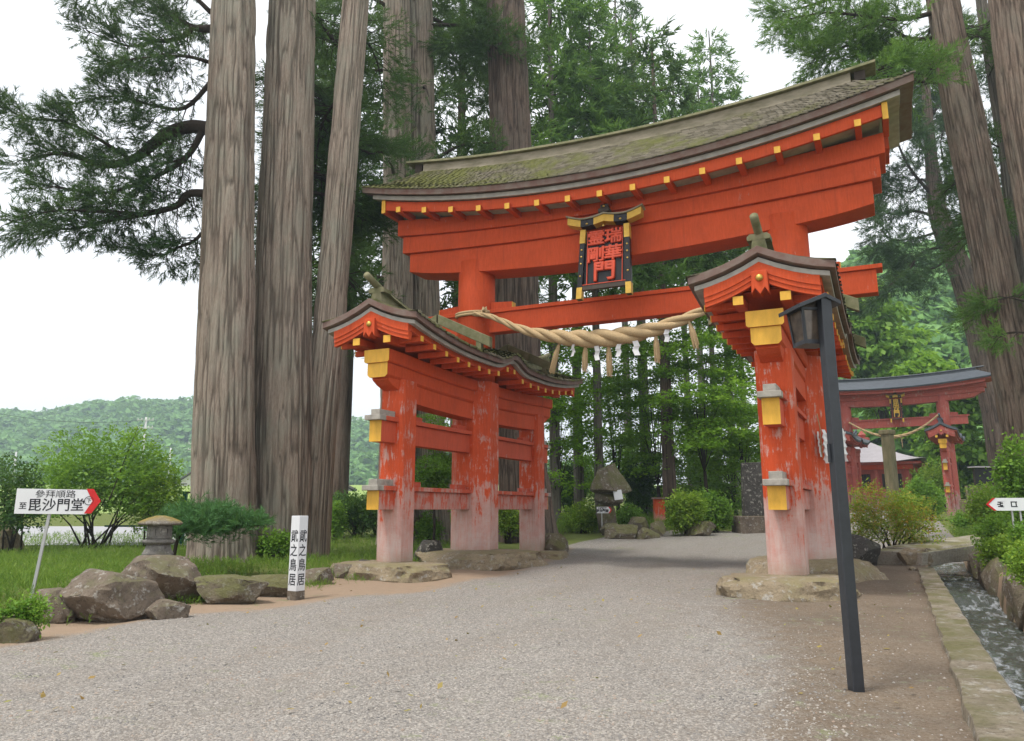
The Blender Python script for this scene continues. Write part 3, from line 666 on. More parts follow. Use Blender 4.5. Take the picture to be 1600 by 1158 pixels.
# ------------------------------------------------------------------ plaque
def build_plaque(loc, s, tilt, label, letters, lmat, chars):
    r = empty('plaque', loc, 0, label, 'plaque'); r.scale = (s * 1.12, s, s); r.rotation_euler = (tilt, 0, 0)
    b = MB(); b.box((0, 0, -.80), (.86, .06, 1.28)); b.build('panel', 'black_lacquer', r)
    for sx in (-1, 1):
        b = MB(); b.loft([[(sx * .43 - .05 + sx * .05 * t, -.10, -.12 - 1.58 * t), (sx * .43 + .05 + sx * .05 * t, -.10, -.12 - 1.58 * t), (sx * .43 + .05 + sx * .05 * t, .03, -.12 - 1.58 * t), (sx * .43 - .05 + sx * .05 * t, .03, -.12 - 1.58 * t)] for t in (0, 1)]); o = b.build('side_board', 'black_lacquer', r, bevel=.006)
        for t0, t1 in ((0, .20), (.84, 1.0)):
            b = MB(); b.loft([[(sx * .43 - .053 + sx * .05 * t, -.106, -.12 - 1.58 * t), (sx * .43 + .053 + sx * .05 * t, -.106, -.12 - 1.58 * t), (sx * .43 + .053 + sx * .05 * t, .032, -.12 - 1.58 * t), (sx * .43 - .053 + sx * .05 * t, .032, -.12 - 1.58 * t)] for t in (t0, t1)]); b.build('gold_mount', 'gold_leaf', o)
        for t in (.30, .40, .50, .68):
            b = MB(); b.lathe([(.022, 0), (.018, .010), (.004, .016)], 10); q = b.build('stud', 'gold', o, smooth=True); q.location = (sx * .43 + sx * .05 * t, -.101, -.12 - 1.58 * t); q.rotation_euler = (math.pi / 2, 0, 0)
        b = MB(); b.box((sx * .345, -.045, -.78), (.012, .03, 1.22)); b.build('red_line', 'letter_red', r)
    arc = lambda x: .16 * max(0, 1 - abs(x) / .45) ** 1.2 + .20 * (abs(x) / .72) ** 2
    for nm, x0, x1, m in (('roof_end', -.73, -.46, 'gold_leaf'), ('roof_board', -.462, -.20, 'black_lacquer'), ('roof_centre', -.202, .202, 'gold_leaf'), ('roof_board', .20, .462, 'black_lacquer'), ('roof_end', .46, .73, 'gold_leaf')):
        b = MB(); xs = [lerp(x0, x1, i / 8) for i in range(9)]; b.loft([[(x, -.17, -.14 + arc(x) * .8), (x, .03, -.14 + arc(x) * .8), (x, .03, .02 + arc(x) * .8), (x, -.17, .02 + arc(x) * .8)] for x in xs]); b.build(nm, m, r)
    b = MB(); xs = [-.76 + 1.52 * i / 20 for i in range(21)]; b.loft([[(x, -.20, .022 + arc(x) * .8), (x, .05, .022 + arc(x) * .8), (x, .05, .055 + arc(x) * .8), (x, -.20, .055 + arc(x) * .8)] for x in xs]); b.build('roof_cap', 'grey_wood', r)
    b = MB(); b.box((0, -.08, .24), (.22, .22, .10)); b.box((0, -.08, .33), (.15, .18, .11)); b.build('finial', 'dark_wood', r, bevel=.02)
    for x, z in ((0, .33), (-.33, -.03), (.33, -.03), (0, -.13)):
        b = MB(); b.lathe([(.026, 0), (.02, .012), (.004, .018)], 10); q = b.build('stud', 'gold', r, smooth=True); q.location = (x, -.175, z); q.rotation_euler = (math.pi / 2, 0, 0)
    b = MB(); b.box((0, -.05, -1.46), (.84, .08, .10)); b.build('bottom_rail', 'dark_wood', r)
    b = MB(); b.box((0, -.095, -1.40), (.84, .012, .014)); b.build('red_line', 'letter_red', r)
    for x, z, sz, c in chars:
        text_mesh('letter', c, sz, lmat, r, (x, -.055, z), (math.pi / 2, 0, 0), .02, 1.0, 0, .034 * sz)
build_plaque((GX - .04, GY - .64, 7.16), 1.0, R(-7), 'black lacquered name plaque with gold trim and red characters on the large gate', '', 'letter_red',
             [(-.17, -.36, .35, '霊'), (.17, -.36, .35, '瑞'), (-.17, -.75, .36, '剛'), (.17, -.75, .36, '華'), (0, -1.15, .46, '門')])

# ------------------------------------------------------------------ sacred rope, tassels and paper streamers
def rope(name, pts, rad, label, parent=None, twist=5.5, strands=3, n=90):
    P = smooth_path(pts, max(4, n // (len(pts) - 1))); L = len(P)
    b = MB()
    for k in range(strands):
        path = []; rr = []
        for i, p in enumerate(P):
            t = i / (L - 1); r = rad(t); tg = (P[min(i + 1, L - 1)] - P[max(i - 1, 0)]).normalized(); u = tg.cross(Vector((0, 1, 0))).normalized(); w_ = tg.cross(u)
            a = 2 * math.pi * (k / strands + twist * t); path.append(p + (u * math.cos(a) + w_ * math.sin(a)) * r * .52); rr.append(r * .56)
        b.tube(path, rr, 10)
    return b
xa, xb = -3.488 + .30, 3.488 - .35
YR = -.46
pts = [(xa - .2, YR + .05, 5.60), (xa + .35, YR, 5.44), (xa + 1.1, YR, 5.08), (xa + 2.0, YR - .02, 4.82), (xa + 3.0, YR - .03, 4.70), (xa + 4.0, YR - .02, 4.78), (xa + 5.0, YR, 5.05), (xa + 5.7, YR, 5.36), (xb + .1, YR + .05, 5.60)]
rope_root = empty('sacred_rope', (GX, GY, 0), 0, 'thick twisted straw rope strung below the tie beam of the large gate', 'rope')
prof = lambda t: .055 + .135 * math.exp(-((t - .5) / .22) ** 2)
o = rope('twist', pts, prof, '').build('twist', 'rope_straw', rope_root, smooth=True)
for sx in (-1, 1):
    b = MB()
    for q in range(2):
        b.tube([(sx * HX + .475 * math.cos(a), .475 * math.sin(a), 5.62 + .055 * q + .05 * math.sin(a * 1.0)) for a in [2 * math.pi * i / 24 for i in range(25)]], .032, 8)
    b.tube([(sx * HX - sx * (.42 + .05 * math.sin(i)), -.42 - .05 * math.cos(i), 5.60 + .10 * math.sin(i * 2)) for i in range(7)], .04, 8)
    b.build('lashing', 'rope_straw', rope_root, smooth=True)
P = smooth_path(pts, 12)
def rope_at(x): return min(P, key=lambda p: abs(p.x - x))
for x, l, sk in ((-1.18, .62, -.32), (-.62, .55, -.05), (-.1, .66, .02), (.92, .55, .05), (1.55, .50, .26)):
    p = rope_at(x); b = MB()
    for k in range(26):
        a = k * 2.4; rr = .06 * math.sqrt(k / 26); e = Vector((p.x + sk * l + math.cos(a) * rr, p.y + math.sin(a) * rr, p.z - .12 - l + .05 * math.sin(k)))
        b.tube([(p.x, p.y, p.z - .08), ((p.x + e.x) / 2 + math.cos(a) * rr * .35, (p.y + e.y) / 2 + math.sin(a) * rr * .4, (p.z + e.z) / 2), e], [.018, .012, .007], 4)
    b.build('tassel', 'rope_straw', rope_root)
def zigzag(name, parent, loc, s, steps=4, rz=0, side=1):
    b = MB(); x = 0; z = 0
    for k in range(steps):
        w_, h = .16 * s, .17 * s
        b.add([(x - w_ / 2, -.004 * k, z), (x + w_ / 2, -.004 * k, z), (x + w_ / 2 + side * .06 * s * (-1) ** k, -.02 * s * (-1) ** k - .004 * k, z - h), (x - w_ / 2 + side * .06 * s * (-1) ** k, -.02 * s * (-1) ** k - .004 * k, z - h)], [(0, 1, 2, 3)])
        x += side * .09 * s * (-1 if k % 2 else 1) * .6; z -= h * .74
    o = b.build(name, 'paper', parent); o.location = loc; o.rotation_euler = (0, 0, rz)
    m = o.modifiers.new('solid', 'SOLIDIFY'); m.thickness = .003; return o
names_p = ['leftmost', 'second', 'third', 'fourth', 'rightmost']
for i, x in enumerate((-.86, -.32, .14, .50, 1.18)):
    p = rope_at(x); z0 = p.z - prof((x + 3.2) / 6.3) * .9
    r_ = empty('paper_streamer', (GX + p.x, GY + p.y - .05, z0), 0, f'white folded paper streamer under the thick rope, {names_p[i]} of five', 'paper streamer', 'paper streamers on the rope')
    zigzag('folded_strip', r_, (0, 0, 0), .62 + .12 * (i % 2), 3, .3 * (i - 2), 1 if i % 2 else -1)
    b = MB(); b.tube([(0, .02, .10), (0, 0, -.01)], .006, 5); b.build('string', 'rope_straw', r_)
# ------------------------------------------------------------------ stones
def rock(name, loc, size, mat, seed, label, cat='rock', rz=0, rough=.28, sub=5, flat=0.0, group=None, parent=None, cone=0.0, cuts=18, hmin=.52):
    bm = bmesh.new(); bmesh.ops.create_icosphere(bm, subdivisions=sub, radius=1.0)
    off = Vector((seed * 7.31, seed * 3.7, seed * 1.9)); r9 = random.Random(seed); planes = []
    for _ in range(cuts):
        nn = Vector((r9.gauss(0, 1), r9.gauss(0, 1), r9.gauss(.15, .8))).normalized(); planes.append((nn, r9.uniform(hmin, .88)))
    for v in bm.verts:
        d = v.co.normalized()
        b_ = Vector([math.copysign(abs(c) ** .72, c) for c in d])
        n = noise.fractal(d * 1.5 + off, 1.0, 2.0, 4) * rough + noise.noise(d * 6 + off) * rough * .10 - abs(noise.noise(d * 2.3 + off)) * rough * .5
        p = b_ * (.95 + n * .55)
        for nn, hh_ in planes:
            q_ = p.dot(nn) - hh_
            if q_ > 0: p = p - nn * q_ * .96
        p = p * (1.06 + noise.fractal(d * 4 + off, 1.0, 2.0, 5) * .05)
        if cone:
            if p.z < -.2: p.z = -.2 + (p.z + .2) * .2
            k_ = 1 - cone * max(0, p.z + .1) ** .8; p.x = p.x * k_ + .22 * max(0, p.z); p.y *= k_
        if flat and p.z > flat: p.z = flat + (p.z - flat) * .12
        v.co = Vector((p.x * size[0], p.y * size[1], p.z * size[2]))
    me = bpy.data.meshes.new(name); bm.to_mesh(me); bm.free(); me.materials.append(M[mat])
    me.polygons.foreach_set('use_smooth', [True] * len(me.polygons)); me.set_sharp_from_angle(angle=.42); me.update()
    o = bpy.data.objects.new(name, me); link(o, parent); o.location = loc; o.rotation_euler = (0, 0, rz)
    if label: tag(o, label, cat, group)
    return o
rock('foundation_stone', (-8.40, 12.45, -.11), (1.2, 1.0, .58), 'tan_stone', 1, 'flat tan foundation stone under the front pillar of the left sleeve', 'foundation stone', flat=.60, rough=.22, cuts=7, hmin=.74)
rock('foundation_stone', (-8.25, GY - .35, -.06), (1.45, 1.15, .62), 'tan_stone', 2, 'wide tan foundation stone under the left main column', 'foundation stone', flat=.60, rough=.2, cuts=7, hmin=.74)
rock('foundation_stone', (-8.45, 19.0, -.1), (1.0, .75, .42), 'tan_stone', 3, 'low tan foundation stone under the rear pillar of the left sleeve', 'foundation stone', flat=.60, rough=.2, cuts=7, hmin=.74)
rock('foundation_stone', (-1.50, 12.40, -.11), (.98, 1.0, .58), 'tan_stone', 4, 'rounded tan foundation stone under the front pillar of the right sleeve', 'foundation stone', flat=.60, rough=.22, cuts=7, hmin=.74)
rock('foundation_stone', (-1.45, GY - .25, -.06), (1.3, 1.1, .62), 'tan_stone', 5, 'large tan foundation stone under the right main column', 'foundation stone', flat=.60, rough=.18, cuts=7, hmin=.74)
rock('foundation_stone', (-1.55, 19.1, 0), (.9, .7, .25), 'tan_stone', 6, 'foundation stone under the rear pillar of the right sleeve', 'foundation stone', flat=.60, rough=.2, cuts=7, hmin=.74)
R_rocks = [  # px, py of the base, width px, height px, depth factor, mat, label
 (160, 972, 165, 96, 'brown_rock', 'big brown boulder with pale lichen, largest of the row left of the path'),
 (228, 940, 165, 88, 'brown_rock', 'long brown boulder carrying the small stone lantern'),
 (250, 972, 72, 40, 'brown_rock', 'small pointed stone lying in front of the lantern boulder'),
 (62, 972, 88, 58, 'brown_rock', 'tan boulder at the foot of the leaning arrow sign'),
 (12, 1004, 74, 44, 'mossy_rock', 'low mossy boulder in the lower left corner of the row'),
 (352, 945, 110, 52, 'mossy_rock', 'mossy boulder at the foot of the leftmost big trunk'),
 (418, 932, 84, 40, 'mossy_rock', 'mossy stone just left of the white marker post'),
 (492, 915, 66, 32, 'brown_rock', 'brown stone just right of the white marker post'),
 (536, 904, 52, 26, 'brown_rock', 'small stone at the edge of the sunlit lawn'),
 (570, 893, 44, 22, 'dark_stone', 'dark squared stone left of the front left pillar'),
 (668, 880, 52, 44, 'dark_stone', 'dark boulder seen between the left sleeve pillars'),
 (868, 868, 52, 42, 'mossy_rock', 'hollow mossy boulder beside the rear left pillar'),
 (1352, 884, 92, 62, 'dark_stone', 'large dark flat topped boulder below the reddish azalea'),
 (1362, 828, 34, 16, 'tan_stone', 'pale stone lying on top of the dark boulder'),
 (1432, 862, 62, 30, 'mossy_rock', 'low earthy boulder by the left end of the slab bridge'),
 (1400, 880, 40, 26, 'tan_stone', 'tan block under the left end of the slab bridge'),
 (1437, 884, 50, 34, 'tan_stone', 'squared tan block carrying the slab bridge beside the water'),
 (1428, 893, 14, 9, 'tan_stone', 'small round stone by the bridge foot'),
]
def px_rock(i, px, py, wp, hp, mat, label, sq=.8):
    p = gp(px, py); d = float(np.array(p) @ fh); m = d / F_PX
    w_, h = wp * m, hp * m
    q = p + Vector(fh) * (w_ * sq * .35)
    rock('boulder', (q.x, q.y, q.z + h * .30), (w_ * .52, w_ * .52 * sq, h * .62), mat, 20 + i * 1.37, label, 'boulder', rz=YAW + rnd.uniform(-.3, .3), rough=.34, flat=.72)
for i, r_ in enumerate(R_rocks): px_rock(i, *r_)
# right bank of the stream, lined with stones
for i in range(12):
    y = 8.2 + i * 1.12
    o = rock('bank_stone', (1.60 + .07 * math.sin(i * 2.1), y, -.25 + .05 * (i % 3)), (.30, .62, .48), 'mossy_rock', 60 + i * 1.9, None, None, rough=.3, sub=3)
    tag(o, ['first', 'second', 'third', 'fourth', 'fifth', 'sixth', 'seventh', 'eighth', 'ninth', 'tenth', 'eleventh', 'twelfth'][i] + ' mossy stone from the front along the right bank of the stream', 'bank stone', 'stones lining the right bank')
# kerb along the left edge of the stream
kerb = MB(); k0 = None
y = 1.0; i = 0
kroot = empty('kerb', (0, 0, 0)); tag(kroot, 'mossy concrete kerb along the left edge of the stream', 'kerb', kind='structure')
while y < 18.6:
    L = 1.5 + .5 * rnd.random(); b = MB(); n = 6
    secs = []
    for k in range(n + 1):
        t = k / n; yy = y + .012 + (L - .024) * t; j = .007 * math.sin(yy * 5.1) + .004 * math.sin(yy * 13)
        secs.append([(.24 + j * 1.5, yy, -.12), (.60 + j, yy, -.95), (.575 + j, yy, .035), (.55 + j, yy, .055 + .006 * math.sin(yy * 9)), (.27 + j * 1.6, yy, .05 + .008 * math.sin(yy * 7))])
    b.loft(secs); b.build('kerb_stone', 'kerb_concrete', kroot, bevel=.008); y += L; i += 1
# water
def water():
    xs = np.linspace(.5, 1.7, 13); ys = np.concatenate([np.arange(0, 22, .12), np.arange(22, 27, .6)])
    X_, Y_ = np.meshgrid(xs, ys)
    Z_ = -.46 + .16 / (1 + np.exp(-(Y_ - 16.4) / .10)) + .12 / (1 + np.exp(-(Y_ - 24) / .2)) + .022 * np.sin(X_ * 9 + Y_ * 6.3) * np.sin(Y_ * 4.1 - X_ * 5) + .012 * np.sin(Y_ * 17 + X_ * 11)
    n1, n2 = len(ys), len(xs); ix = np.arange(n1 * n2).reshape(n1, n2)
    o = npmesh('stream', np.stack([X_, Y_, Z_], -1).reshape(-1, 3), np.stack([ix[:-1, :-1], ix[:-1, 1:], ix[1:, 1:], ix[1:, :-1]], -1).reshape(-1, 4), 'stream_water', smooth=True)
    tag(o, 'narrow rippling stream beside the path', 'stream', kind='structure')
water()
# slab bridge
A = Vector(at(1408, 862, 18.0)); B = Vector(at(1592, 836, 20.6)); ax = (B - A); L = ax.length; ang = math.atan2(ax.y, ax.x)
br = empty('slab_bridge', (A.x, A.y, A.z), ang, 'thick grey stone slab bridge across the stream', 'bridge')
b = MB(); sl = ax.z / Vector((ax.x, ax.y)).length; n = 10
b.loft([[(L * k / n, -.42, sl * L * k / n - .40 * (1 - .55 * k / n) + .05 * math.sin(k)), (L * k / n, .75, sl * L * k / n - .30), (L * k / n, .75, sl * L * k / n), (L * k / n, -.50, sl * L * k / n)] for k in range(n + 1)])
b.build('slab', 'concrete_stone', br, bevel=.02)
b = MB(); b.loft([[(L * k / n, -.40 + .01 * math.sin(k * 3), sl * L * k / n + .003), (L * k / n, .70, sl * L * k / n + .003), (L * k / n, .68, sl * L * k / n + .05), (L * k / n, -.36, sl * L * k / n + .05)] for k in range(1, n)]); b.build('top_course', 'concrete_stone', br, bevel=.01)

# ------------------------------------------------------------------ signs and posts
def faces_cam(p): return math.atan2(p.x, -p.y) if False else YAW + math.atan2(-(np.array(p) @ rt), np.array(p) @ fh) * 1.0
sp_ = gp(46, 936); d = float(np.array(sp_) @ fh); m = d / F_PX
sg = empty('arrow_sign', sp_, YAW + R(14), 'white arrow sign with red tip and black characters on a thin grey post, at left', 'sign')
H = hgt(800, d) - sp_.z
Bw = 1.02 * 105 * m
b = MB(); b.loft([[(-.016, -.016, -.2), (.016, -.016, -.2), (.016, .016, -.2), (-.016, .016, -.2)], [(.11 - .016, -.016, H), (.11 + .016, -.016, H), (.11 + .016, .016, H), (.11 - .016, .016, H)]]); b.build('post', 'galvanised', sg)
x0, x1, hh, zc = -.27, .66, .148, hgt(783, d) - sp_.z; xt = x1 - .145
b = MB(); b.prism([(x0, zc - hh), (xt, zc - hh - .01), (x1, zc), (xt, zc + hh - .01), (x0, zc + hh)], -.030, -.018, 'y'); bo = b.build('board', 'sign_white', sg)
b = MB()
for s_ in (-1, 1): b.prism([(xt - .02, zc + s_ * hh), (xt + .06, zc + s_ * hh), (x1 + .01, zc), (x1 - .085, zc)], -.0345, -.0305, 'y')
b.build('red_chevron', 'sign_red', bo)
fz = (math.pi / 2, 0, 0)
text_mesh('lettering', '參拜順路', .098, 'ink_black', bo, ((x0 + xt) / 2 + .035, -.0305, zc + .078), fz, .0015, 1.15, .0)
text_mesh('lettering', '毘沙門堂', .160, 'ink_black', bo, ((x0 + xt) / 2 + .055, -.0305, zc - .055), fz, .0015, .98, .0018)
text_mesh('lettering', '至', .088, 'ink_black', bo, (x0 + .085, -.0305, zc - .06), fz, .0015, 1, .001)
b = MB(); b.tube([(xt + .02 + .05 * math.cos(a), -.032, zc + .005 + .05 * math.sin(a)) for a in [2 * math.pi * k / 20 for k in range(21)]], .004, 5); b.build('ring', 'ink_black', bo)
text_mesh('lettering', '下', .055, 'ink_black', bo, (xt + .02, -.0305, zc + .005), fz, .0015, 1, .001)
# square marker post
mp_ = gp(462, 934); d = float(np.array(mp_) @ fh); m = d / F_PX
mk = empty('marker_post', mp_, YAW + R(45) - math.atan2((462 - PCX), F_PX) * .9, 'square white marker post with black characters on two faces, by the path edge', 'marker post')
Hm = hgt(806, d) - mp_.z; s_ = 12.5 * m / .707
b = MB(); b.box((0, 0, Hm / 2 + .045), (s_, s_, Hm - .09)); b.build('post', 'marker_white', mk, bevel=.006)
b = MB(); b.box((0, 0, -.05), (s_ + .003, s_ + .003, .29)); b.build('muddy_foot', 'brown_rock', mk)
cs = Hm * .172
for f_ in (0, 1):
    for k, ch in enumerate('貮之鳥居'):
        z = Hm - .17 - cs * .62 - k * cs * 1.02
        if f_ == 0: text_mesh('lettering', ch, cs * .92, 'ink_black', mk, (0, -s_ / 2 - .001, z), fz, .001, .80, .0018)
        else: text_mesh('lettering', ch, cs * .92, 'ink_black', mk, (-s_ / 2 - .001, 0, z), (math.pi / 2, 0, -math.pi / 2), .001, .80, .0018)
# exit sign at right
ep = gd(1596, 13.4); ex = empty('exit_sign', ep, YAW - R(16), 'white arrow sign with red tip pointing left, on the right bank', 'sign')
d = 13.4; zc = hgt(788, d) - ep.z; hh = 9.5 * d / F_PX; xl = -36 * d / F_PX
for k in (-.02, .10):
    b = MB(); b.box((k, 0, zc / 2 - .1), (.025, .025, zc + .2)); b.build('post', 'galvanised', ex)
b = MB(); b.prism([(xl, zc), (xl + .11, zc - hh), (.62, zc - hh), (.62, zc + hh), (xl + .11, zc + hh)], -.034, -.020, 'y'); bo = b.build('board', 'sign_white', ex)
b = MB()
for s_ in (-1, 1): b.prism([(xl - .01, zc), (xl + .03, zc), (xl + .14, zc + s_ * hh), (xl + .10, zc + s_ * hh)], -.039, -.0345, 'y')
b.build('red_chevron', 'sign_red', bo)
for k, ch in enumerate('出口'): text_mesh('lettering', ch, .11, 'ink_black', bo, (xl + .22 + .19 * k, -.0345, zc), (math.pi / 2, R(-90), 0), .0015, 1, .004)
# two small signs in front of the cairn lantern
def small_sign(px, py, pb, wpx, label, red, txt):
    p = gp(px, pb); d = float(np.array(p) @ fh); m = d / F_PX; e = empty('small_sign', p, YAW, label, 'sign')
    zc = hgt(py, d) - p.z; w_ = wpx * m; h = 9.5 * m
    b = MB(); b.box((0, 0, zc / 2 - .1), (.035, .035, zc + .2)); b.build('post', 'galvanised', e)
    b = MB(); b.prism([(-w_ * .35, zc - h / 2), (w_ * .5, zc - h / 2), (w_ * .68, zc), (w_ * .5, zc + h / 2), (-w_ * .35, zc + h / 2)], -.04, -.022, 'y'); bo = b.build('board', 'sign_white', e)
    if red:
        b = MB()
        for s_ in (-1, 1): b.prism([(w_ * .46, zc + s_ * h / 2), (w_ * .56, zc + s_ * h / 2), (w_ * .70, zc), (w_ * .60, zc)], -.045, -.0405, 'y')
        b.build('red_chevron', 'sign_red', bo)
    text_mesh('lettering', txt[0], h * .36, 'ink_black', bo, (.04 * w_, -.0405, zc + h * .24), fz, .002, 1, .003)
    text_mesh('lettering', txt[1], h * .50, 'ink_black', bo, (.04 * w_, -.0405, zc - h * .16), fz, .002, 1, .005)
small_sign(941, 797, 836, 22, 'small white arrow sign with red tip in front of the mossy stone lantern', True, ('參拜順路', '毘沙門堂'))
small_sign(1040, 795, 812, 12, 'small white arrow sign beside the red box among the bushes', False, ('參拜', '順路'))
p = gd(1031, 31.5); e = empty('red_box', p, YAW, 'small red box standing among the bushes beyond the gate', 'box')
h1 = hgt(780, 31.5) - p.z; b = MB(); b.box((0, 0, h1 / 2), (.40, .35, h1)); b.build('body', 'red_paint', e, bevel=.01)
b = MB(); b.prism([(-.26, h1), (.26, h1), (.22, h1 + .07), (-.22, h1 + .07)], -.26, .26, 'y'); b.build('lid', 'brown_board', e)

# ------------------------------------------------------------------ lamp post at right
lp = gp(1338, 1080); d = float(np.array(lp) @ fh)
lm = empty('lamp_post', lp, YAW + R(8), 'slim charcoal lamp post with a gabled lantern box, in front of the right sleeve', 'lamp post')
Ht = hgt(462, d) - lp.z - .02
b = MB(); b.box((0, 0, Ht / 2 - .1), (.082, .082, Ht + .2)); po = b.build('post', 'charcoal_metal', lm, bevel=.006)
b = MB(); b.box((-.047, .01, Ht * .58), (.014, .03, .13)); b.build('latch', 'charcoal_metal', po)
bx_, by_, bz_ = -.055, .135, Ht - .175
hb, ht_ = .085, .105
for sx in (-1, 1):
    for sy in (-1, 1):
        b = MB(); b.loft([[(bx_ + sx * h + a * .010, by_ + sy * h + c * .010, bz_ + z) for a, c in ((-1, -1), (1, -1), (1, 1), (-1, 1))] for h, z in ((hb, -.14), (ht_, .10))]); b.build('corner_bar', 'charcoal_metal', lm)
for z, h in ((-.145, hb), (.10, ht_)):
    for sx, sy in ((0, -1), (0, 1), (1, 0), (-1, 0)):
        b = MB(); b.box((bx_ + sx * h, by_ + sy * h, bz_ + z), (.018 if sx else 2 * h + .02, .018 if sy else 2 * h + .02, .022)); b.build('frame_bar', 'charcoal_metal', lm)
for sx, sy in ((0, -1), (0, 1), (1, 0), (-1, 0)):
    b = MB(); q = []
    for z, h in ((-.135, hb - .004), (.092, ht_ - .004)):
        t = h - .006
        q.append([(bx_ + sx * h - (abs(sy)) * t, by_ + sy * h - abs(sx) * t, bz_ + z), (bx_ + sx * h + abs(sy) * t, by_ + sy * h + abs(sx) * t, bz_ + z)])
    b.add(q[0] + q[1][::-1], [(0, 1, 2, 3)]); o = b.build('pane', 'lantern_glass', lm); s_ = o.modifiers.new('solid', 'SOLIDIFY'); s_.thickness = .004
b = MB(); b.prism([(bx_ - .165, bz_ + .085), (bx_ - .168, bz_ + .115), (bx_ + .045, bz_ + .205), (bx_ + .165, bz_ + .145), (bx_ + .162, bz_ + .115), (bx_ + .045, bz_ + .17)], -.055, by_ + .15, 'y'); b.build('lantern_roof', 'charcoal_metal', lm, bevel=.003)
b = MB(); b.box((bx_, by_, bz_ - .16), (.19, .19, .014)); b.build('lantern_floor', 'charcoal_metal', lm)

# ------------------------------------------------------------------ stone lanterns, stele
p = gp(250, 920); d = 11.6; zb = hgt(869, d); m = d / F_PX; q = at(246, 869, d)
ln = empty('stone_lantern', (q[0], q[1], q[2] - .02), YAW + .3, 'small weathered stone lantern with a moss topped cap on the long boulder', 'stone lantern')
h = 62 * m
for nm, prof_, mt in (('base', [(.20, 0), (.21, .05), (.17, .12), (.16, .16)], 'grey_stone'), ('platform', [(.16, .162), (.22, .19), (.22, .215), (.17, .235)], 'grey_stone'), ('light_box', [(.165, .237), (.17, .30), (.165, .405)], 'grey_stone'), ('cap', [(.27, .407), (.30, .43), (.27, .46), (.17, .50), (.06, .53)], 'lantern_cap')):
    b = MB(); b.lathe([(r * 1.02, z * h / .53) for r, z in prof_], 6 if nm != 'cap' else 8); o = b.build(nm, mt, ln, bevel=.012)
for k in range(3):
    a = -.5 + k * 1.05 - math.pi / 2; b = MB(); b.box((.142 * math.cos(a), .142 * math.sin(a), .32 * h / .53), (.014, .09, .085), Matrix.Rotation(a, 3, 'Z')); b.build('window', 'dark_gap', ln)
p = gp(948, 834); d = float(np.array(p) @ fh); m = d / F_PX
cn = empty('cairn_lantern', p, YAW, 'tall rough stone lantern with a mossy overhanging cap beyond the gate', 'stone lantern')
Zp = lambda py: hgt(py, d) - p.z
z0 = Zp(818); z1 = Zp(789); z2 = Zp(774); z3 = Zp(762); z4 = Zp(727)
rock('pedestal', (0, .15, (z0 + z1) / 2 - .12), (.50, .45, (z1 - z0) / 2 + .32), 'mossy_rock', 101, None, parent=cn, rough=.25, sub=3)
rock('platform', (.08, .1, (z1 + z2) / 2 + .01), (.58, .48, (z2 - z1) / 2 + .08), 'mossy_rock', 102, None, parent=cn, rough=.2, sub=3)
b = MB(); b.lathe([(.20, z2 - .02), (.23, (z2 + z3) / 2), (.20, z3 + .03)], 12, (.05, .1, 0)); b.build('drum', 'grey_stone', cn, smooth=True)
rock('cap', (.06, .1, z3 + .10), (.98, .85, (z4 - z3) * 1.12), 'mossy_rock', 105, None, parent=cn, rough=.34, sub=4, cone=.55)
b = MB(); b.box((.38, -.42, z1 + .34), (.30, .02, .34), Matrix.Rotation(R(-14), 3, 'X') @ Matrix.Rotation(R(-8), 3, 'Y')); b.build('notice', 'sign_white', cn)
for i, (px, py, wp, hp) in enumerate(((1000, 836, 40, 36), (975, 842, 62, 28), (1030, 838, 28, 30), (952, 838, 30, 26), (1098, 838, 50, 30), (1012, 842, 40, 22))):
    px_rock(70 + i, px, py, wp, hp, 'mossy_rock', ['jagged mossy rock right of the mossy stone lantern', 'flat mossy rock pile at the foot of the mossy stone lantern', 'small upright rock among the yellow green bushes', 'low mossy rock left of the lantern foot', 'brown rock among the bushes left of the stele', 'low rock beside the gravel beyond the gate'][i])
p = gd(1180, 29.5); d = 29.5
st = empty('stele', p, YAW + .1, 'tall dark upright stone slab on a low base behind the right pillar', 'stele')
zt_ = hgt(722, d) - p.z; zb_ = hgt(806, d) - p.z
b = MB(); b.loft([[(-.42, -.14, zb_), (.42, -.14, zb_), (.42, .14, zb_), (-.42, .14, zb_)], [(-.40, -.12, zt_ * .6), (.41, -.12, zt_ * .6), (.41, .12, zt_ * .6), (-.40, .12, zt_ * .6)], [(-.36, -.10, zt_ - .03), (.40, -.10, zt_), (.40, .10, zt_), (-.36, .10, zt_ - .03)]]); b.build('slab', 'dark_stone', st, bevel=.03)
b = MB(); b.box((.0, -.1, zb_ / 2 - .1), (1.5, .9, zb_ + .2)); b.build('base', 'brown_rock', st, bevel=.03)

# ------------------------------------------------------------------ far gate, its rope, hall, post, board
FD = 40.0
pr_ = np.array(gd(1487, FD)); pl_ = np.array(gd(1323, FD + 2.6))
dv = pl_ - pr_; Wf = math.hypot(dv[0], dv[1]); sc = Wf / (2 * HX)
mid = (pr_ + pl_) / 2; angf = math.atan2(-dv[1], -dv[0])
back = np.array([-math.sin(angf), math.cos(angf), 0]) * SP * sc
fg = empty('far_torii_gate', (mid[0] + back[0], mid[1] + back[1], gz(mid[0] + back[0], mid[1] + back[1]) - .1), angf, 'faded red smaller gate with dark grey metal roof in the distance at right', 'gate')
zs = (hgt(630, FD + 2) - fg.location.z) / 6.47
fg.scale = (sc, sc, zs)
build_torii(fg, 'faded_red_paint', 'faded_red_paint', 'faded_red_paint', 'faded_red_paint', 'copper_roof_grey', 'copper_roof_grey', 'copper_roof_grey', detail=False)
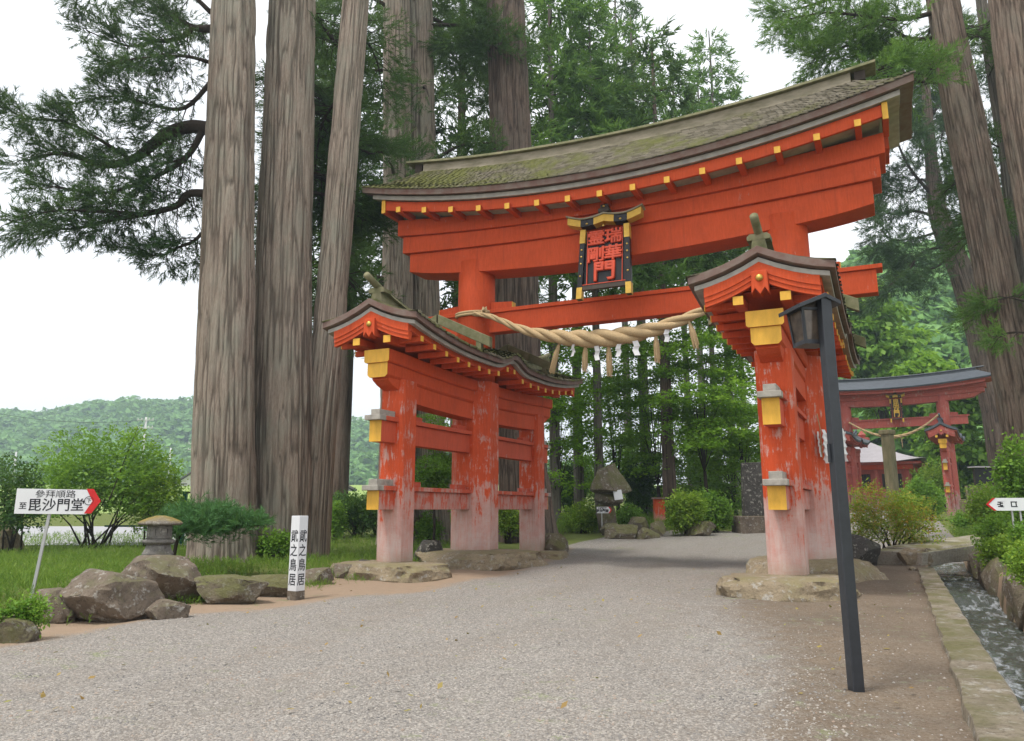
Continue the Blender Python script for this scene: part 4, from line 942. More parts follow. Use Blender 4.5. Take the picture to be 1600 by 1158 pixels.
for o in [q for q in bpy.data.objects if q.parent is fg and q.type == 'MESH']:
    for v in o.data.vertices:
        if v.co.z > 6.47 and o.name.split('.')[0] != 'main_column':
            v.co.x *= 1.0 + .20 * min(1, (v.co.z - 6.47) / .8); v.co.z = 6.47 + (v.co.z - 6.47) * .60
fgM = Matrix.LocRotScale(fg.location, fg.rotation_euler, fg.scale)
c_ = fgM @ Vector((.35, -.55, 6.95)); 
build_plaque(c_, sc * .95, R(-5), 'small black plaque with gold characters on the far gate', '', 'gold_leaf', [(0, -.42, .5, '毘'), (0, -.78, .5, '沙'), (0, -1.14, .5, '門')])
bpy.data.objects['plaque.001'].rotation_euler = (R(-5), 0, angf); bpy.data.objects['plaque.001'].scale = (sc * .9, sc * .9, zs * .92)
fr = empty('sacred_rope', fg.location, angf, 'thin straw rope sagging across the far gate', 'rope')
ptsf = [fg.scale.x * Vector((x, -.55, 0)) + Vector((0, 0, z * zs)) for x, z in ((-3.2, 5.55), (-2.2, 5.05), (-1.1, 4.68), (0, 4.55), (1.1, 4.72), (2.2, 5.15), (3.2, 5.75))]
rope('twist', ptsf, lambda t: .045 + .05 * math.exp(-((t - .5) / .25) ** 2), '', n=60).build('twist', 'rope_straw', fr, smooth=True)
for x in (-.6, .5):
    b = MB(); b.tube([(x * sc, -.55 * sc, 4.55 * zs), (x * sc, -.55 * sc, 3.9 * zs)], [.03, .015], 5); b.build('tassel', 'rope_straw', fr)
# hall
p = gd(1356, 56.0); d = 56.0; m = d / F_PX
hl = empty('shrine_hall', p, angf + .05, 'small red shrine hall with a pale pyramidal metal roof behind the far gate', 'building')
ze_ = hgt(727, d) - p.z; zt_ = hgt(690, d) - p.z; hw = 88 * m
b = MB(); secs = []
for k in range(9):
    t = k / 8; w_ = hw * (1 - t) + .35 * t; z = ze_ + (zt_ - ze_) * (t ** 1.25 * .85 + .15 * t); secs.append([(x * w_, y * w_, z + .22 * (1 - t) ** 4 * (abs(x) * abs(y) > .9)) for x, y in ((-1, -1), (-.5, -1), (0, -1), (.5, -1), (1, -1), (1, 0), (1, 1), (0, 1), (-1, 1), (-1, 0))])
b.loft(secs); rf = b.build('roof', 'pale_metal_roof', hl)
b = MB(); b.box((0, 0, zt_ + .12), (.9, .9, .26)); b.lathe([(.2, .25), (.28, .45), (.05, .75)], 10, (0, 0, zt_)); b.build('finial', 'faded_red_paint', rf)
ww = hw * .70
b = MB(); b.box((0, 0, ze_ / 2 - .2), (2 * ww, 2 * ww, ze_ + .3)); b.build('wall', 'faded_red_paint', hl)
b = MB(); b.box((0, 0, ze_ - .06), (2 * hw * .93, 2 * hw * .93, .16)); b.build('eave', 'faded_red_paint', hl)
b = MB(); b.box((0, 0, ze_ - .3), (2 * hw * .80, 2 * hw * .80, .3)); b.build('bracket_band', 'red_paint', hl)
for x in (-1, -.34, .34, 1):
    b = MB(); b.box((x * ww, -ww - .06, ze_ / 2 - .2), (.28, .28, ze_ + .3)); b.build('column', 'faded_red_paint', hl)
for x in (-.67, 0, .67):
    b = MB(); b.box((x * ww, -ww - .02, ze_ * .52), (ww * .42, .06, ze_ * .38)); wn = b.build('window', 'dark_gap', hl)
    b = MB()
    for k in range(7): b.box((x * ww - ww * .19 + k * ww * .063, -ww - .06, ze_ * .52), (.04, .04, ze_ * .38))
    b.build('lattice', 'dark_wood', wn)
# old wooden post with cap in front of the far rope
p = gd(1402, 27.0); d = 27.0; wp = empty('wooden_post', p, YAW + .5, 'old mossy wooden post with a square cap behind the azalea', 'post')
zt_ = hgt(674, d) - p.z; b = MB(); b.box((0, 0, zt_ / 2 - .15), (.30, .30, zt_ + .1)); b.build('post', 'old_post_wood', wp, bevel=.015)
b = MB(); b.box((0, 0, zt_ - .04), (.40, .40, .16)); b.build('cap', 'old_post_wood', wp, bevel=.03)
# notice board and picket fence
p = gd(1545, 34.0); d = 34.0; m = d / F_PX; nb = empty('notice_board', p, YAW + .1, 'small roofed dark notice board behind the picket fence', 'notice board')
zt_ = hgt(731, d) - p.z; zb_ = hgt(756, d) - p.z
for sx in (-1, 1):
    b = MB(); b.box((sx * .38, 0, zt_ / 2), (.08, .08, zt_)); b.build('post', 'dark_wood', nb)
b = MB(); b.box((0, -.02, (zt_ + zb_) / 2), (.80, .05, zt_ - zb_)); b.build('panel', 'black_lacquer', nb)
b = MB(); b.prism([(-.52, zt_), (.52, zt_), (.52, zt_ + .05), (-.52, zt_ + .05)], -.3, .2, 'y'); b.build('roof', 'pale_metal_roof', nb)
p = gd(1540, 32.0); d = 32.0; fn = empty('picket_fence', p, YAW + .15, 'short weathered picket fence below the notice board', 'fence')
zt_ = hgt(758, d) - p.z
for k in range(10):
    b = MB(); x = -.62 + k * .145; b.box((x, 0, zt_ * .5 + .02), (.10, .03, zt_ * .95), Matrix.Rotation(R(rnd.uniform(-2, 2)), 3, 'Y')); b.build('picket', 'old_post_wood', fn)
for z in (.3, .75):
    b = MB(); b.box((0, .035, zt_ * z), (1.4, .04, .07)); b.build('rail', 'old_post_wood', fn)
p = gd(1509, 33.0); b = MB(); b.box((0, 0, .42), (.26, .26, 1.1)); b.mat(0).box((0, 0, 1.0), (.22, .22, .06)); o = b.build('bollard_post', 'old_post_wood', bevel=.02); o.location = p; tag(o, 'stubby wooden post left of the picket fence', 'post')
# white folded streamers tied to the lamp side of the gate
for i, q in enumerate(((-1.13, 15.50, 2.62), (-.84, 15.78, 2.66))):
    r_ = empty('paper_streamer', (q[0], q[1], q[2]), YAW, ['white zigzag paper streamer just left of the lamp post', 'white zigzag paper streamer just right of the lamp post'][i], 'paper streamer')
    zigzag('folded_strip', r_, (.04, -.02, 0), .52, 7, .5, 1); zigzag('folded_strip', r_, (.11, .05, -.06), .52, 8, -.6, -1); zigzag('folded_strip', r_, (-.04, .04, -.03), .50, 7, .9, -1)
    b = MB(); b.tube([(0, .03, -.5), (0, .02, .03), ((-.02, -.16)[i], (.06, .22)[i], .30)], .010, 5); b.build('cord', 'rope_straw', r_)

# ------------------------------------------------------------------ vegetation tools
def tuft_base(n=14, seed=1, wide=.06, spread=.9):
    r = np.random.default_rng(seed); V = []; Fc = []
    for i in range(n):
        t = r.random() * .75; a = r.random() * 6.283; el = spread * (.35 + .65 * r.random())
        d = np.array([math.cos(el), math.sin(el) * math.cos(a), math.sin(el) * math.sin(a)]); o = np.array([t, 0, 0]); L = .28 + .30 * r.random()
        sd = np.cross(d, r.normal(size=3)); sd /= np.linalg.norm(sd); k = len(V)
        V += [o - sd * wide * .5, o + sd * wide * .5, o + d * L * .6 + sd * wide * .42, o + d * L]; Fc += [(k, k + 1, k + 2), (k, k + 2, k + 3)]
    return np.array(V), np.array(Fc)
def leaf_base(n=9, seed=2, size=.34, flat=.35):
    r = np.random.default_rng(seed); V = []; Fc = []
    for i in range(n):
        c = r.normal(size=3) * np.array([.45, .45, .45 * flat]); u = r.normal(size=3) * np.array([1, 1, .45]); u /= np.linalg.norm(u)
        w_ = np.cross(u, np.array([0, 0, 1]) + r.normal(size=3) * .55); w_ /= np.linalg.norm(w_); L = size * (.7 + .6 * r.random()); k = len(V)
        V += [c - u * L * .5, c + w_ * L * .30, c + u * L * .5, c - w_ * L * .30]; Fc += [(k, k + 1, k + 2), (k, k + 2, k + 3)]
    return np.array(V), np.array(Fc)
TUFTS = [tuft_base(14, s_) for s_ in range(4)]
FINE = [tuft_base(18, 20 + s_, .042, 1.0) for s_ in range(4)]
COARSE = [tuft_base(10, 40 + s_, .11, 1.0) for s_ in range(3)]
LEAVES = [leaf_base(9, s_) for s_ in range(4)]
BIGL = [leaf_base(7, 30 + s_, .62, .7) for s_ in range(4)]
def scatter(bases, P, D, s, upright=False):
    P = np.asarray(P, float); n = len(P); D = np.asarray(D, float); s = np.broadcast_to(np.asarray(s, float), (n,))
    x = D / (np.linalg.norm(D, axis=1, keepdims=True) + 1e-9)
    ref = np.tile([0, 0, 1.0], (n, 1)) + (rng.normal(size=(n, 3)) * .35 if upright else rng.normal(size=(n, 3)))
    y = np.cross(ref, x); y /= np.linalg.norm(y, axis=1, keepdims=True) + 1e-9; z = np.cross(x, y)
    pick = rng.integers(0, len(bases), n); Vs = []; Fs = []; off = 0
    for b, (bv, bf) in enumerate(bases):
        k = pick == b; m = int(k.sum())
        if not m: continue
        V = (bv[None, :, 0, None] * x[k][:, None] + bv[None, :, 1, None] * y[k][:, None] + bv[None, :, 2, None] * z[k][:, None]) * s[k][:, None, None] + P[k][:, None]
        Fs.append((bf[None] + (np.arange(m) * len(bv))[:, None, None] + off).reshape(-1, 3)); Vs.append(V.reshape(-1, 3)); off += m * len(bv)
    return np.concatenate(Vs), np.concatenate(Fs)
def foliage(name, bases, P, D, s, mat, parent, upright=False):
    V, Fc = scatter(bases, P, D, s, upright); return npmesh(name, V, Fc, mat, parent)
def bark_trunk(name, path, radii, parent, mat, seed=0, nseg=110, nring=110, flare=.5, ridge=.05, lobes=5):
    P = smooth_path(path, 8); t_ = np.linspace(0, 1, len(P)); arr = np.array([tuple(p) for p in P])
    tt = np.linspace(0, 1, nring) ** 1.15
    C_ = np.stack([np.interp(tt, t_, arr[:, i]) for i in range(3)], -1); rad = np.interp(tt, np.linspace(0, 1, len(radii)), radii)
    r = np.random.default_rng(seed); th = np.linspace(0, 2 * np.pi, nseg, endpoint=False)
    zz = C_[:, 2] - C_[0, 2]; nb = max(16, int(nseg / 4.5))
    prof_ = np.zeros((nring, nseg))
    for oc, (k, a) in enumerate(((nb, 1.0), (nb * 2, .55), (max(6, nb // 3), .6))):
        h = r.random((int(nring / 5) + 2, k)); zi = zz / max(zz[-1], 1) * (h.shape[0] - 1.01); z0 = zi.astype(int); fz_ = (zi - z0)[:, None]; fz_ = fz_ * fz_ * (3 - 2 * fz_)
        drift = .25 * np.sin(zz * .35 + oc) + .1 * np.sin(zz * 1.1 + 2 * oc)
        u = (th[None] / (2 * np.pi) * k + drift[:, None]) % k; u0 = u.astype(int); fu = u - u0; fu = fu * fu * (3 - 2 * fu)
        g0 = h[z0[:, None], u0 % k] * (1 - fu) + h[z0[:, None], (u0 + 1) % k] * fu; g1 = h[z0[:, None] + 1, u0 % k] * (1 - fu) + h[z0[:, None] + 1, (u0 + 1) % k] * fu
        prof_ += a * (g0 * (1 - fz_) + g1 * fz_)
    prof_ = (prof_ - prof_.min()) / (prof_.max() - prof_.min()); prof_ = np.clip(np.abs(prof_ - .5) * 5.0, 0, 1) * .65 + .35 * np.clip((prof_ - .2) * 1.5, 0, 1)
    fl = np.exp(-zz / (1.1 * rad[0] + .01)); ph = r.random() * 6
    lob = 1 + fl[:, None] * (flare * .55 + flare * .45 * np.cos(lobes * th[None] + ph + .6 * np.sin(2 * th[None]))) + .035 * np.cos(3 * th[None] + ph + zz[:, None] * .15)
    Rr = rad[:, None] * lob + (prof_ - .5) * ridge * 2
    V = np.stack([C_[:, 0, None] + Rr * np.cos(th), C_[:, 1, None] + Rr * np.sin(th), np.repeat(C_[:, 2, None], nseg, 1)], -1)
    ix = np.arange(nring * nseg).reshape(nring, nseg); nx_ = np.roll(ix, -1, 1)
    Fc = np.stack([ix[:-1], nx_[:-1], nx_[1:], ix[1:]], -1).reshape(-1, 4)
    return npmesh(name, V.reshape(-1, 3), Fc, mat, parent, smooth=True, attr={'ridge': prof_.ravel()})
class Bough:
    def __init__(s): s.w = MB(); s.P = []; s.D = []
    def limb(s, pts, r0, sublen=1.2, step=.28, dens=.13, t0=.2, droop=.25, wood=True, thick=True, jit=.10, sides=2, clump=11):
        P = smooth_path(pts, 5); n = len(P); L = sum((P[i + 1] - P[i]).length for i in range(n - 1))
        if thick: s.w.tube(P, [max(.012, r0 * (1 - .85 * i / (n - 1))) for i in range(n)], 6)
        m = max(2, int(L / step))
        for k in range(m):
            t = t0 + (1 - t0) * (k + rnd.random()) / m; f = t * (n - 1); i = min(int(f), n - 2); p = P[i].lerp(P[i + 1], f - i); tg = (P[i + 1] - P[i]).normalized()
            pe = tg.cross(Vector((0, 0, 1))); pe = pe.normalized() if pe.length > .01 else Vector((1, 0, 0))
            for q in range(sides):
                sdv = pe * (1 if (k + q) % 2 else -1) * rnd.uniform(.5, 1.1) + tg * rnd.uniform(.3, .9) + Vector((0, 0, rnd.uniform(-.45, .4))); sdv.normalize()
                l = sublen * (1.1 - .6 * t) * rnd.uniform(.5, 1.2); e = p + sdv * l + Vector((0, 0, -droop * l * rnd.random())); mid_ = p.lerp(e, .5) + Vector((0, 0, .08 * l))
                if wood: s.w.tube([p, mid_, e], [.016, .010, .005], 4)
                for j in range(clump):
                    g_ = [rnd.gauss(0, .10 + .05 * l) for _ in range(3)]; s.P.append((e.x + g_[0] - sdv.x * .1, e.y + g_[1] - sdv.y * .1, e.z + g_[2] * .7)); s.D.append((sdv.x * .6 + g_[0] * 2, sdv.y * .6 + g_[1] * 2, sdv.z * .6 + g_[2] * 2 + .1))
                c = max(2, int(l / dens))
                for j in range(c):
                    tt = (j + .6) / c; a = p.lerp(mid_, tt * 2) if tt < .5 else mid_.lerp(e, tt * 2 - 1)
                    if rnd.random() < (.8 if tt < .4 else .35): continue
                    s.P.append((a.x + rnd.gauss(0, jit), a.y + rnd.gauss(0, jit), a.z + rnd.gauss(0, jit * .7))); dd = sdv + Vector((rnd.gauss(0, .5), rnd.gauss(0, .5), rnd.gauss(-.05, .4))); s.D.append(tuple(dd))
        return s
    def finish(s, root, leaf, bases, size, bark='limb_bark', name='crown'):
        if s.w.v: s.w.build('branches', bark, root, smooth=True)['kind'] = 'stuff'
        if s.P:
            n = len(s.P); return foliage(name, bases, s.P, s.D, size * (.7 + .6 * rng.random(n)), leaf, root)
def PX(path, d): return [Vector(at(x, y, d if not isinstance(d, (list, tuple)) else lerp(d[0], d[1], i / (len(path) - 1)))) for i, (x, y) in enumerate(path)]
def trunk_px(name_label, cols, d, bark, seed, cat='tree', name='cedar_tree', top=24.0, nseg=220, flare=.14, ridge=.032, group=None):
    """cols: (py, px_left, px_right) rows from the base up"""
    base = gd((cols[0][1] + cols[0][2]) / 2, d)
    root = empty(name, base, 0, name_label, cat, group); path = []; rad = []
    for py, a, b_ in cols:
        q = at((a + b_) / 2, py, d); depth = (q - CP) @ FW; z = q[2] if py < 790 else base.z - .25
        path.append(Vector((q[0], q[1], z))); rad.append((b_ - a) / 2 * depth / F_PX)
    dv_ = (path[-1] - path[-2]).normalized(); ext = max(0, top - path[-1].z)
    if ext > 0: path.append(path[-1] + dv_ * ext); rad.append(rad[-1] * .45)
    # radii are spread evenly over the path, so resample
    cum = [0]
    for i in range(1, len(path)): cum.append(cum[-1] + (path[i] - path[i - 1]).length)
    ts = np.linspace(0, 1, 24); rr = np.interp(ts * cum[-1], cum, rad)
    pts = [Vector([float(np.interp(t * cum[-1], cum, [p[k] for p in path])) for k in range(3)]) for t in ts]
    loc = [p - base for p in pts]
    bark_trunk('trunk', loc, list(rr), root, bark, seed, nseg, 120, flare, ridge)
    root['_d'] = 0; del root['_d']
    return root, base, path, rad
def rel(pts, base): return [Vector(p) - base for p in pts]

# ------------------------------------------------------------------ the big cedars at left
r1, b1, p1_, _ = trunk_px('leftmost giant cedar trunk with grey lichen, behind the lantern boulder', [(880, 300, 398), (700, 304, 396), (400, 318, 396), (0, 334, 398)], 16.6, 'cedar_bark', 1)
B_ = Bough()
for path, r0, sl in ((((332, 203), (300, 198), (262, 208), (232, 232), (205, 250), (160, 258), (120, 245), (85, 240), (40, 252)), .17, 1.5),
                     (((325, 303), (295, 303), (275, 322), (225, 335), (170, 345), (110, 358), (60, 352)), .10, 1.3),
                     (((330, 45), (302, 43), (270, 22), (235, 5)), .10, 1.3), (((302, 43), (280, 60), (240, 65), (200, 72), (135, 48)), .07, 1.2),
                     (((318, 200), (300, 235), (270, 262), (215, 287), (150, 302), (50, 285)), .08, 1.4), (((326, 350), (305, 375), (275, 388), (245, 400), (190, 385)), .05, .9),
                     (((332, 125), (290, 168), (240, 165), (180, 150), (105, 165)), .06, 1.2), (((335, 100), (290, 88), (230, 90), (160, 100)), .05, 1.0),
                     (((205, 250), (150, 215), (100, 190), (40, 185), (5, 165)), .05, 1.0), (((225, 335), (150, 330), (80, 330), (10, 350)), .05, 1.1), (((330, 20), (280, -20), (200, -30), (120, 0)), .06, 1.2)):
    B_.limb(rel(PX(path, (16.6, 15.2 + rnd.random() * 3)), b1), r0, sl * .85, .30, .085, .10, jit=.06, clump=22)
B_.finish(r1, 'bluish_cedar_leaf', FINE, .30)
r2, b2, _, _ = trunk_px('second giant cedar trunk, broad and dark flanked, right of the leftmost trunk', [(878, 392, 486), (700, 394, 490), (400, 404, 486), (0, 422, 491)], 17.6, 'cedar_bark', 2)
B_ = Bough()
for i in range(15):
    py = rnd.uniform(-20, 320); q = Vector(at(455, py, 17.6)); a = rnd.uniform(.5, 2.6); L = rnd.uniform(2, 4)
    e = q + Vector(fh) * math.sin(a) * L + Vector(rt) * math.cos(a) * L * .45 + Vector((0, 0, rnd.uniform(-.8, .6))); B_.limb(rel([q, q.lerp(e, .5) + Vector((0, 0, .3)), e], b2), .06, 1.3, .26, .11, .35)
B_.finish(r2, 'cedar_leaf', FINE, .36)
r3, b3, _, _ = trunk_px('slim reddish cedar trunk leaning right beside the white marker post', [(866, 460, 512), (700, 472, 522), (400, 500, 546), (0, 536, 576)], 17.9, 'cedar_bark', 3, ridge=.02)
B_ = Bough()
for path in (((545, 90), (520, 60), (495, 30), (470, 5)), ((515, 230), (545, 225), (580, 240), (610, 235)), ((525, 330), (505, 400), (500, 450), (520, 520)), ((510, 400), (545, 440), (570, 470), (590, 520)), ((540, 30), (570, 60), (590, 100), (600, 160)), ((530, 150), (505, 190), (495, 240), (490, 300))):
    B_.limb(rel(PX(path, (17.9, 20)), b3), .05, 1.0, .22, .10, .1)
B_.finish(r3, 'cedar_leaf', FINE, .32)
def fat_cedar(label, cols, d, bark, seed, limbs, leaf, dens=1.0, size=.4, side=0):
    r_, b0, pp, _ = trunk_px(label, cols, d, bark, seed, flare=.3)
    B_ = Bough(); mid_ = (cols[-1][1] + cols[-1][2]) / 2
    for i in range(limbs):
        py = rnd.uniform(-60, 470); f = (py - cols[-1][0]) / (cols[0][0] - cols[-1][0]); xx = lerp(mid_, (cols[0][1] + cols[0][2]) / 2, max(0, f)); q = Vector(at(xx, py, d)); a = rnd.uniform(0, 6.283); L = rnd.uniform(2.2, 4.4)
        e = q + Vector(fh) * max(-.3, math.sin(a)) * L + Vector(rt) * (math.cos(a) if not side else -abs(math.cos(a)) + .25) * L + Vector((0, 0, rnd.uniform(-1.2, .8))); B_.limb(rel([q, q.lerp(e, .5) + Vector((0, 0, .35)), e], b0), .09, 1.6, .30, .14, .25, wood=False, jit=.14)
    B_.finish(r_, leaf, FINE, size); return r_
fat_cedar('double trunked giant cedar standing behind the left sleeve', [(836, 590, 648), (600, 595, 645), (400, 598, 642), (0, 600, 640)], 24.5, 'cedar_bark', 4, 9, 'cedar_leaf')
fat_cedar('giant cedar fused to the double trunk, right one behind the left sleeve', [(838, 638, 704), (600, 642, 692), (400, 638, 684), (0, 637, 674)], 25.2, 'cedar_bark', 5, 12, 'cedar_leaf')
fat_cedar('dark giant cedar with flared mossy foot behind the left main column', [(832, 782, 868), (700, 778, 850), (460, 770, 840), (0, 761, 818)], 25.5, 'dark_bark', 6, 14, 'cedar_leaf', side=-1)

# ------------------------------------------------------------------ straight cedars behind the gate
def bg_cedar(px, d, wpx, top_py, crown_py, label, leaf='cedar_leaf', bark='grey_bark', L0=3.4, seed=0, dens=1.0, lean=0, group='straight cedars behind the gate'):
    base = gd(px, d); r_ = empty('cedar_tree', base, 0, label, 'tree', group); Ht = hgt(top_py, d) - base.z; zc = hgt(crown_py, d) - base.z; r0 = wpx / 2 * d / F_PX
    bark_trunk('trunk', [(0, 0, -.3), (lean * .4, 0, Ht * .4), (lean, 0, Ht)], [r0 * 1.1, r0, r0 * .75, r0 * .4, .03], r_, bark, seed, 26, 50, .3, .018)
    B_ = Bough(); n = int((Ht - zc) * 2.0 * dens)
    for k in range(n):
        t = (k + rnd.random()) / n; z = lerp(zc, Ht * .99, t); L = L0 * (1 - t) ** .75 * rnd.uniform(.55, 1.1) + .35; a = k * 2.4 + rnd.uniform(-.5, .5); x0 = lean * z / Ht
        e = Vector((x0 + math.cos(a) * L, math.sin(a) * L, z + L * rnd.uniform(-.35, .15))); B_.limb([Vector((x0, 0, z)), Vector((x0 + math.cos(a) * L * .5, math.sin(a) * L * .5, z + .12 * L)), e], .035, 1.1, .42, .24, .2, wood=False, jit=.18, clump=6)
    B_.finish(r_, leaf, COARSE, .66)
bgs = [(528, 31, 26, -300, 520, 'dark cedar glimpsed between the second trunk and the leaning trunk', 'cedar_leaf'), (712, 34, 22, -260, 560, 'dark cedar filling the gap left of the left main column', 'cedar_leaf'),
 (868, 33, 16, -200, 430, 'cedar just right of the dark giant cedar', 'fresh_cedar_leaf'), (905, 36, 15, -60, 400, 'slender grey cedar left of the mossy stone lantern', 'fresh_cedar_leaf'), (938, 34, 14, 30, 470, 'pale straight trunk rising behind the mossy stone lantern', 'fresh_cedar_leaf'),
 (985, 46, 12, -20, 470, 'distant cedar above the plaque', 'cedar_leaf'), (1012, 38, 17, 24, 440, 'cedar right of the mossy stone lantern', 'fresh_cedar_leaf'), (1049, 33, 19, 60, 420, 'dark straight trunk near the red box', 'cedar_leaf'),
 (1082, 47, 11, 90, 440, 'thin cedar right of the dark straight trunk', 'fresh_cedar_leaf'), (1106, 44, 12, 150, 400, 'thin cedar left of the thicket gap', 'fresh_cedar_leaf'), (1125, 52, 10, 110, 430, 'thin cedar in the middle of the thicket', 'cedar_leaf'),
 (1150, 50, 12, 48, 400, 'tall cedar whose tip shows above the roof right of centre', 'fresh_cedar_leaf'), (1172, 42, 11, 300, 470, 'short cedar behind the stele', 'fresh_cedar_leaf')]
for i, (px, d, wp, tp, cp, lb, lf) in enumerate(bgs): bg_cedar(px, d, wp, tp, cp, lb, lf, seed=100 + i, L0=3.6 if d < 36 else 3.0, bark='dark_bark' if i in (0, 1, 7) else 'grey_bark')

# ------------------------------------------------------------------ right hand trees
def branch_tree(label, cols, d, bark, seed, limbs, leaf, bases, size, sub, name='cedar_tree', dens=.13, step=.26, jit=.1, flare=.15, depth=4):
    r_, b0, pp, _ = trunk_px(label, cols, d, bark, seed, name=name, flare=flare)
    B_ = Bough()
    for path, r0 in limbs: B_.limb(rel(PX(path, (d, d + rnd.uniform(-depth * .6, depth))), b0), r0, sub, step, dens, .1, jit=jit)
    B_.finish(r_, leaf, bases, size); return r_
branch_tree('dark crooked evergreen with drooping foliage right of the big roof', [(768, 1556, 1600), (640, 1536, 1572), (520, 1512, 1548), (430, 1486, 1522), (340, 1452, 1480), (240, 1445, 1462), (120, 1440, 1450)], 45, 'dark_bark', 31,
    [(((1465, 340), (1430, 330), (1395, 335), (1365, 320)), .12), (((1462, 330), (1480, 290), (1470, 220), (1490, 180)), .10), (((1452, 300), (1420, 260), (1400, 210), (1405, 160)), .12), (((1485, 400), (1455, 420), (1420, 410), (1390, 395)), .10),
     (((1450, 250), (1410, 150), (1440, 120), (1480, 130)), .10), (((1470, 360), (1440, 370), (1400, 375), (1375, 360)), .10), (((1448, 220), (1430, 180), (1415, 130), (1445, 95)), .10), (((1500, 430), (1530, 400), (1545, 360), (1550, 300)), .10), (((1490, 390), (1520, 340), (1530, 280), (1525, 210)), .10), (((1460, 300), (1440, 280), (1425, 300), (1395, 290)), .10), (((1478, 385), (1440, 395), (1415, 430), (1395, 440)), .10), (((1446, 200), (1470, 160), (1500, 140), (1530, 150)), .10)],
    'bluish_cedar_leaf', FINE, .72, 2.6, 'evergreen_tree', dens=.20, step=.40, jit=.16, depth=3)
branch_tree('big right hand cedar with reddish bark leaning left', [(800, 1588, 1660), (620, 1562, 1626), (460, 1533, 1591), (338, 1510, 1566), (179, 1478, 1532), (0, 1450, 1494)], 21.5, 'umber_bark', 32,
    [(((1460, 105), (1420, 95), (1380, 85), (1330, 70), (1280, 90), (1250, 75)), .10), (((1458, 20), (1410, 30), (1350, 25), (1290, 20), (1230, 30)), .08), (((1455, 60), (1420, 60), (1380, 40), (1320, 50), (1260, 105)), .07), (((1452, -10), (1400, -20), (1330, -10), (1260, 10), (1215, 20)), .08),
     (((1462, 130), (1430, 125), (1400, 105), (1370, 110)), .05), (((1495, 40), (1520, 60), (1540, 40), (1570, 50)), .05), (((1460, 30), (1440, 70), (1400, 80), (1340, 95)), .05)], 'fresh_cedar_leaf', FINE, .40, 1.35, dens=.10, step=.22)
branch_tree('thin pale trunk between the two big right hand cedars', [(800, 1632, 1655), (417, 1582, 1602), (262, 1566, 1584), (40, 1532, 1546), (0, 1527, 1540)], 23.5, 'grey_bark', 33,
    [(((1540, 60), (1520, 40), (1500, 50), (1480, 30)), .03), (((1560, 230), (1530, 220), (1510, 260), (1490, 290)), .03), (((1575, 330), (1550, 350), (1530, 330), (1515, 380)), .03), (((1545, 120), (1560, 90), (1580, 80), (1600, 90)), .03)], 'cedar_leaf', FINE, .36, 1.1, dens=.12)
branch_tree('outermost big cedar trunk at the right edge', [(820, 1660, 1740), (420, 1612, 1672), (180, 1568, 1625), (0, 1549, 1600)], 20, 'umber_bark', 34,
    [(((1600, 470), (1570, 465), (1540, 480), (1520, 500)), .03), (((1605, 520), (1575, 520), (1550, 530)), .03)], 'fresh_cedar_leaf', FINE, .34, .8, dens=.11)

# ------------------------------------------------------------------ broadleaf trees
def maple(label, px, d, top_py, low_py, rad_px, leaf='maple_leaf', seed=0, pads=46, size=.40, name='maple_tree', group=None, per=34, wpx=6, bases=None, cx_off=0):
    rr = random.Random(seed); base = gd(px, d); r_ = empty(name, base, 0, label, 'tree', group); m = d / F_PX; Ht = hgt(top_py, d) - base.z; zl = hgt(low_py, d) - base.z; Rr = rad_px * m
    w_ = MB(); t0 = wpx / 2 * m; fork = zl * .7
    w_.tube([(0, 0, -.3), (.05, 0, fork * .5), (0, .05, fork)], [t0 * 1.3, t0, t0 * .85], 9); w_.build('trunk', 'limb_bark', r_, smooth=True)
    w_ = MB(); P = []; D = []
    off = Vector(rt) * (cx_off * m)
    for k in range(pads):
        t = rr.random(); z = lerp(zl, Ht, t); wid = Rr * (1 - .55 * abs(t - .4) / .6) * math.sqrt(rr.random()); a = rr.uniform(0, 6.283); c = Vector((math.cos(a) * wid, math.sin(a) * wid, z + rr.uniform(-.3, .3))) + off
        if k % 4 == 0: s_ = Vector((0, 0, lerp(fork, z, .35))); w_.tube([Vector((0, 0, fork)), s_ + (c - s_) * .3 + Vector((0, 0, .2)), c], [t0 * .38, t0 * .16, .006], 5)
        pr = rr.uniform(.6, 1.15) * (Rr / 2.4) ** .5
        for j in range(per):
            q = math.sqrt(rr.random()) * pr; b_ = rr.uniform(0, 6.283); P.append((c.x + math.cos(b_) * q, c.y + math.sin(b_) * q, c.z + rr.gauss(0, .07) - .22 * q * q / pr)); D.append((math.cos(b_), math.sin(b_), rr.gauss(-.15, .25)))
    w_.build('branches', 'limb_bark', r_, smooth=True)
    foliage('crown', bases or LEAVES, P, D, size * (.7 + .6 * rng.random(len(P))), leaf, r_, upright=True)
maple('layered green maple left of the mossy stone lantern', 872, 33, 520, 770, 78, seed=1, pads=58)
maple('layered green maple behind the mossy stone lantern', 965, 36, 520, 745, 82, seed=2, pads=54)
maple('slender forked maple in the middle of the thicket', 1030, 34.5, 500, 735, 75, seed=3, pads=46)
maple('spreading bright maple overhanging the path beyond the gate', 1105, 32.5, 470, 700, 88, seed=4, pads=62)
maple('bright maple just left of the right front pillar', 1165, 33.5, 520, 740, 65, seed=5, pads=48)
maple('low fresh green tree behind the stele', 1150, 36, 620, 790, 70, seed=6, pads=44, leaf='bush_leaf')
maple('small leafy tree seen through the left sleeve', 676, 23.5, 655, 770, 34, seed=7, pads=22, leaf='bush_leaf', per=50, size=.26, wpx=4)
maple('tall bright green tree beyond the far gate', 1392, 62, 432, 640, 58, seed=8, pads=60, leaf='bush_leaf', size=.75, bases=BIGL, per=45)
maple('round green tree right of the shrine hall', 1462, 58, 560, 760, 60, seed=9, pads=44, leaf='maple_leaf', size=.7, bases=BIGL, per=40)
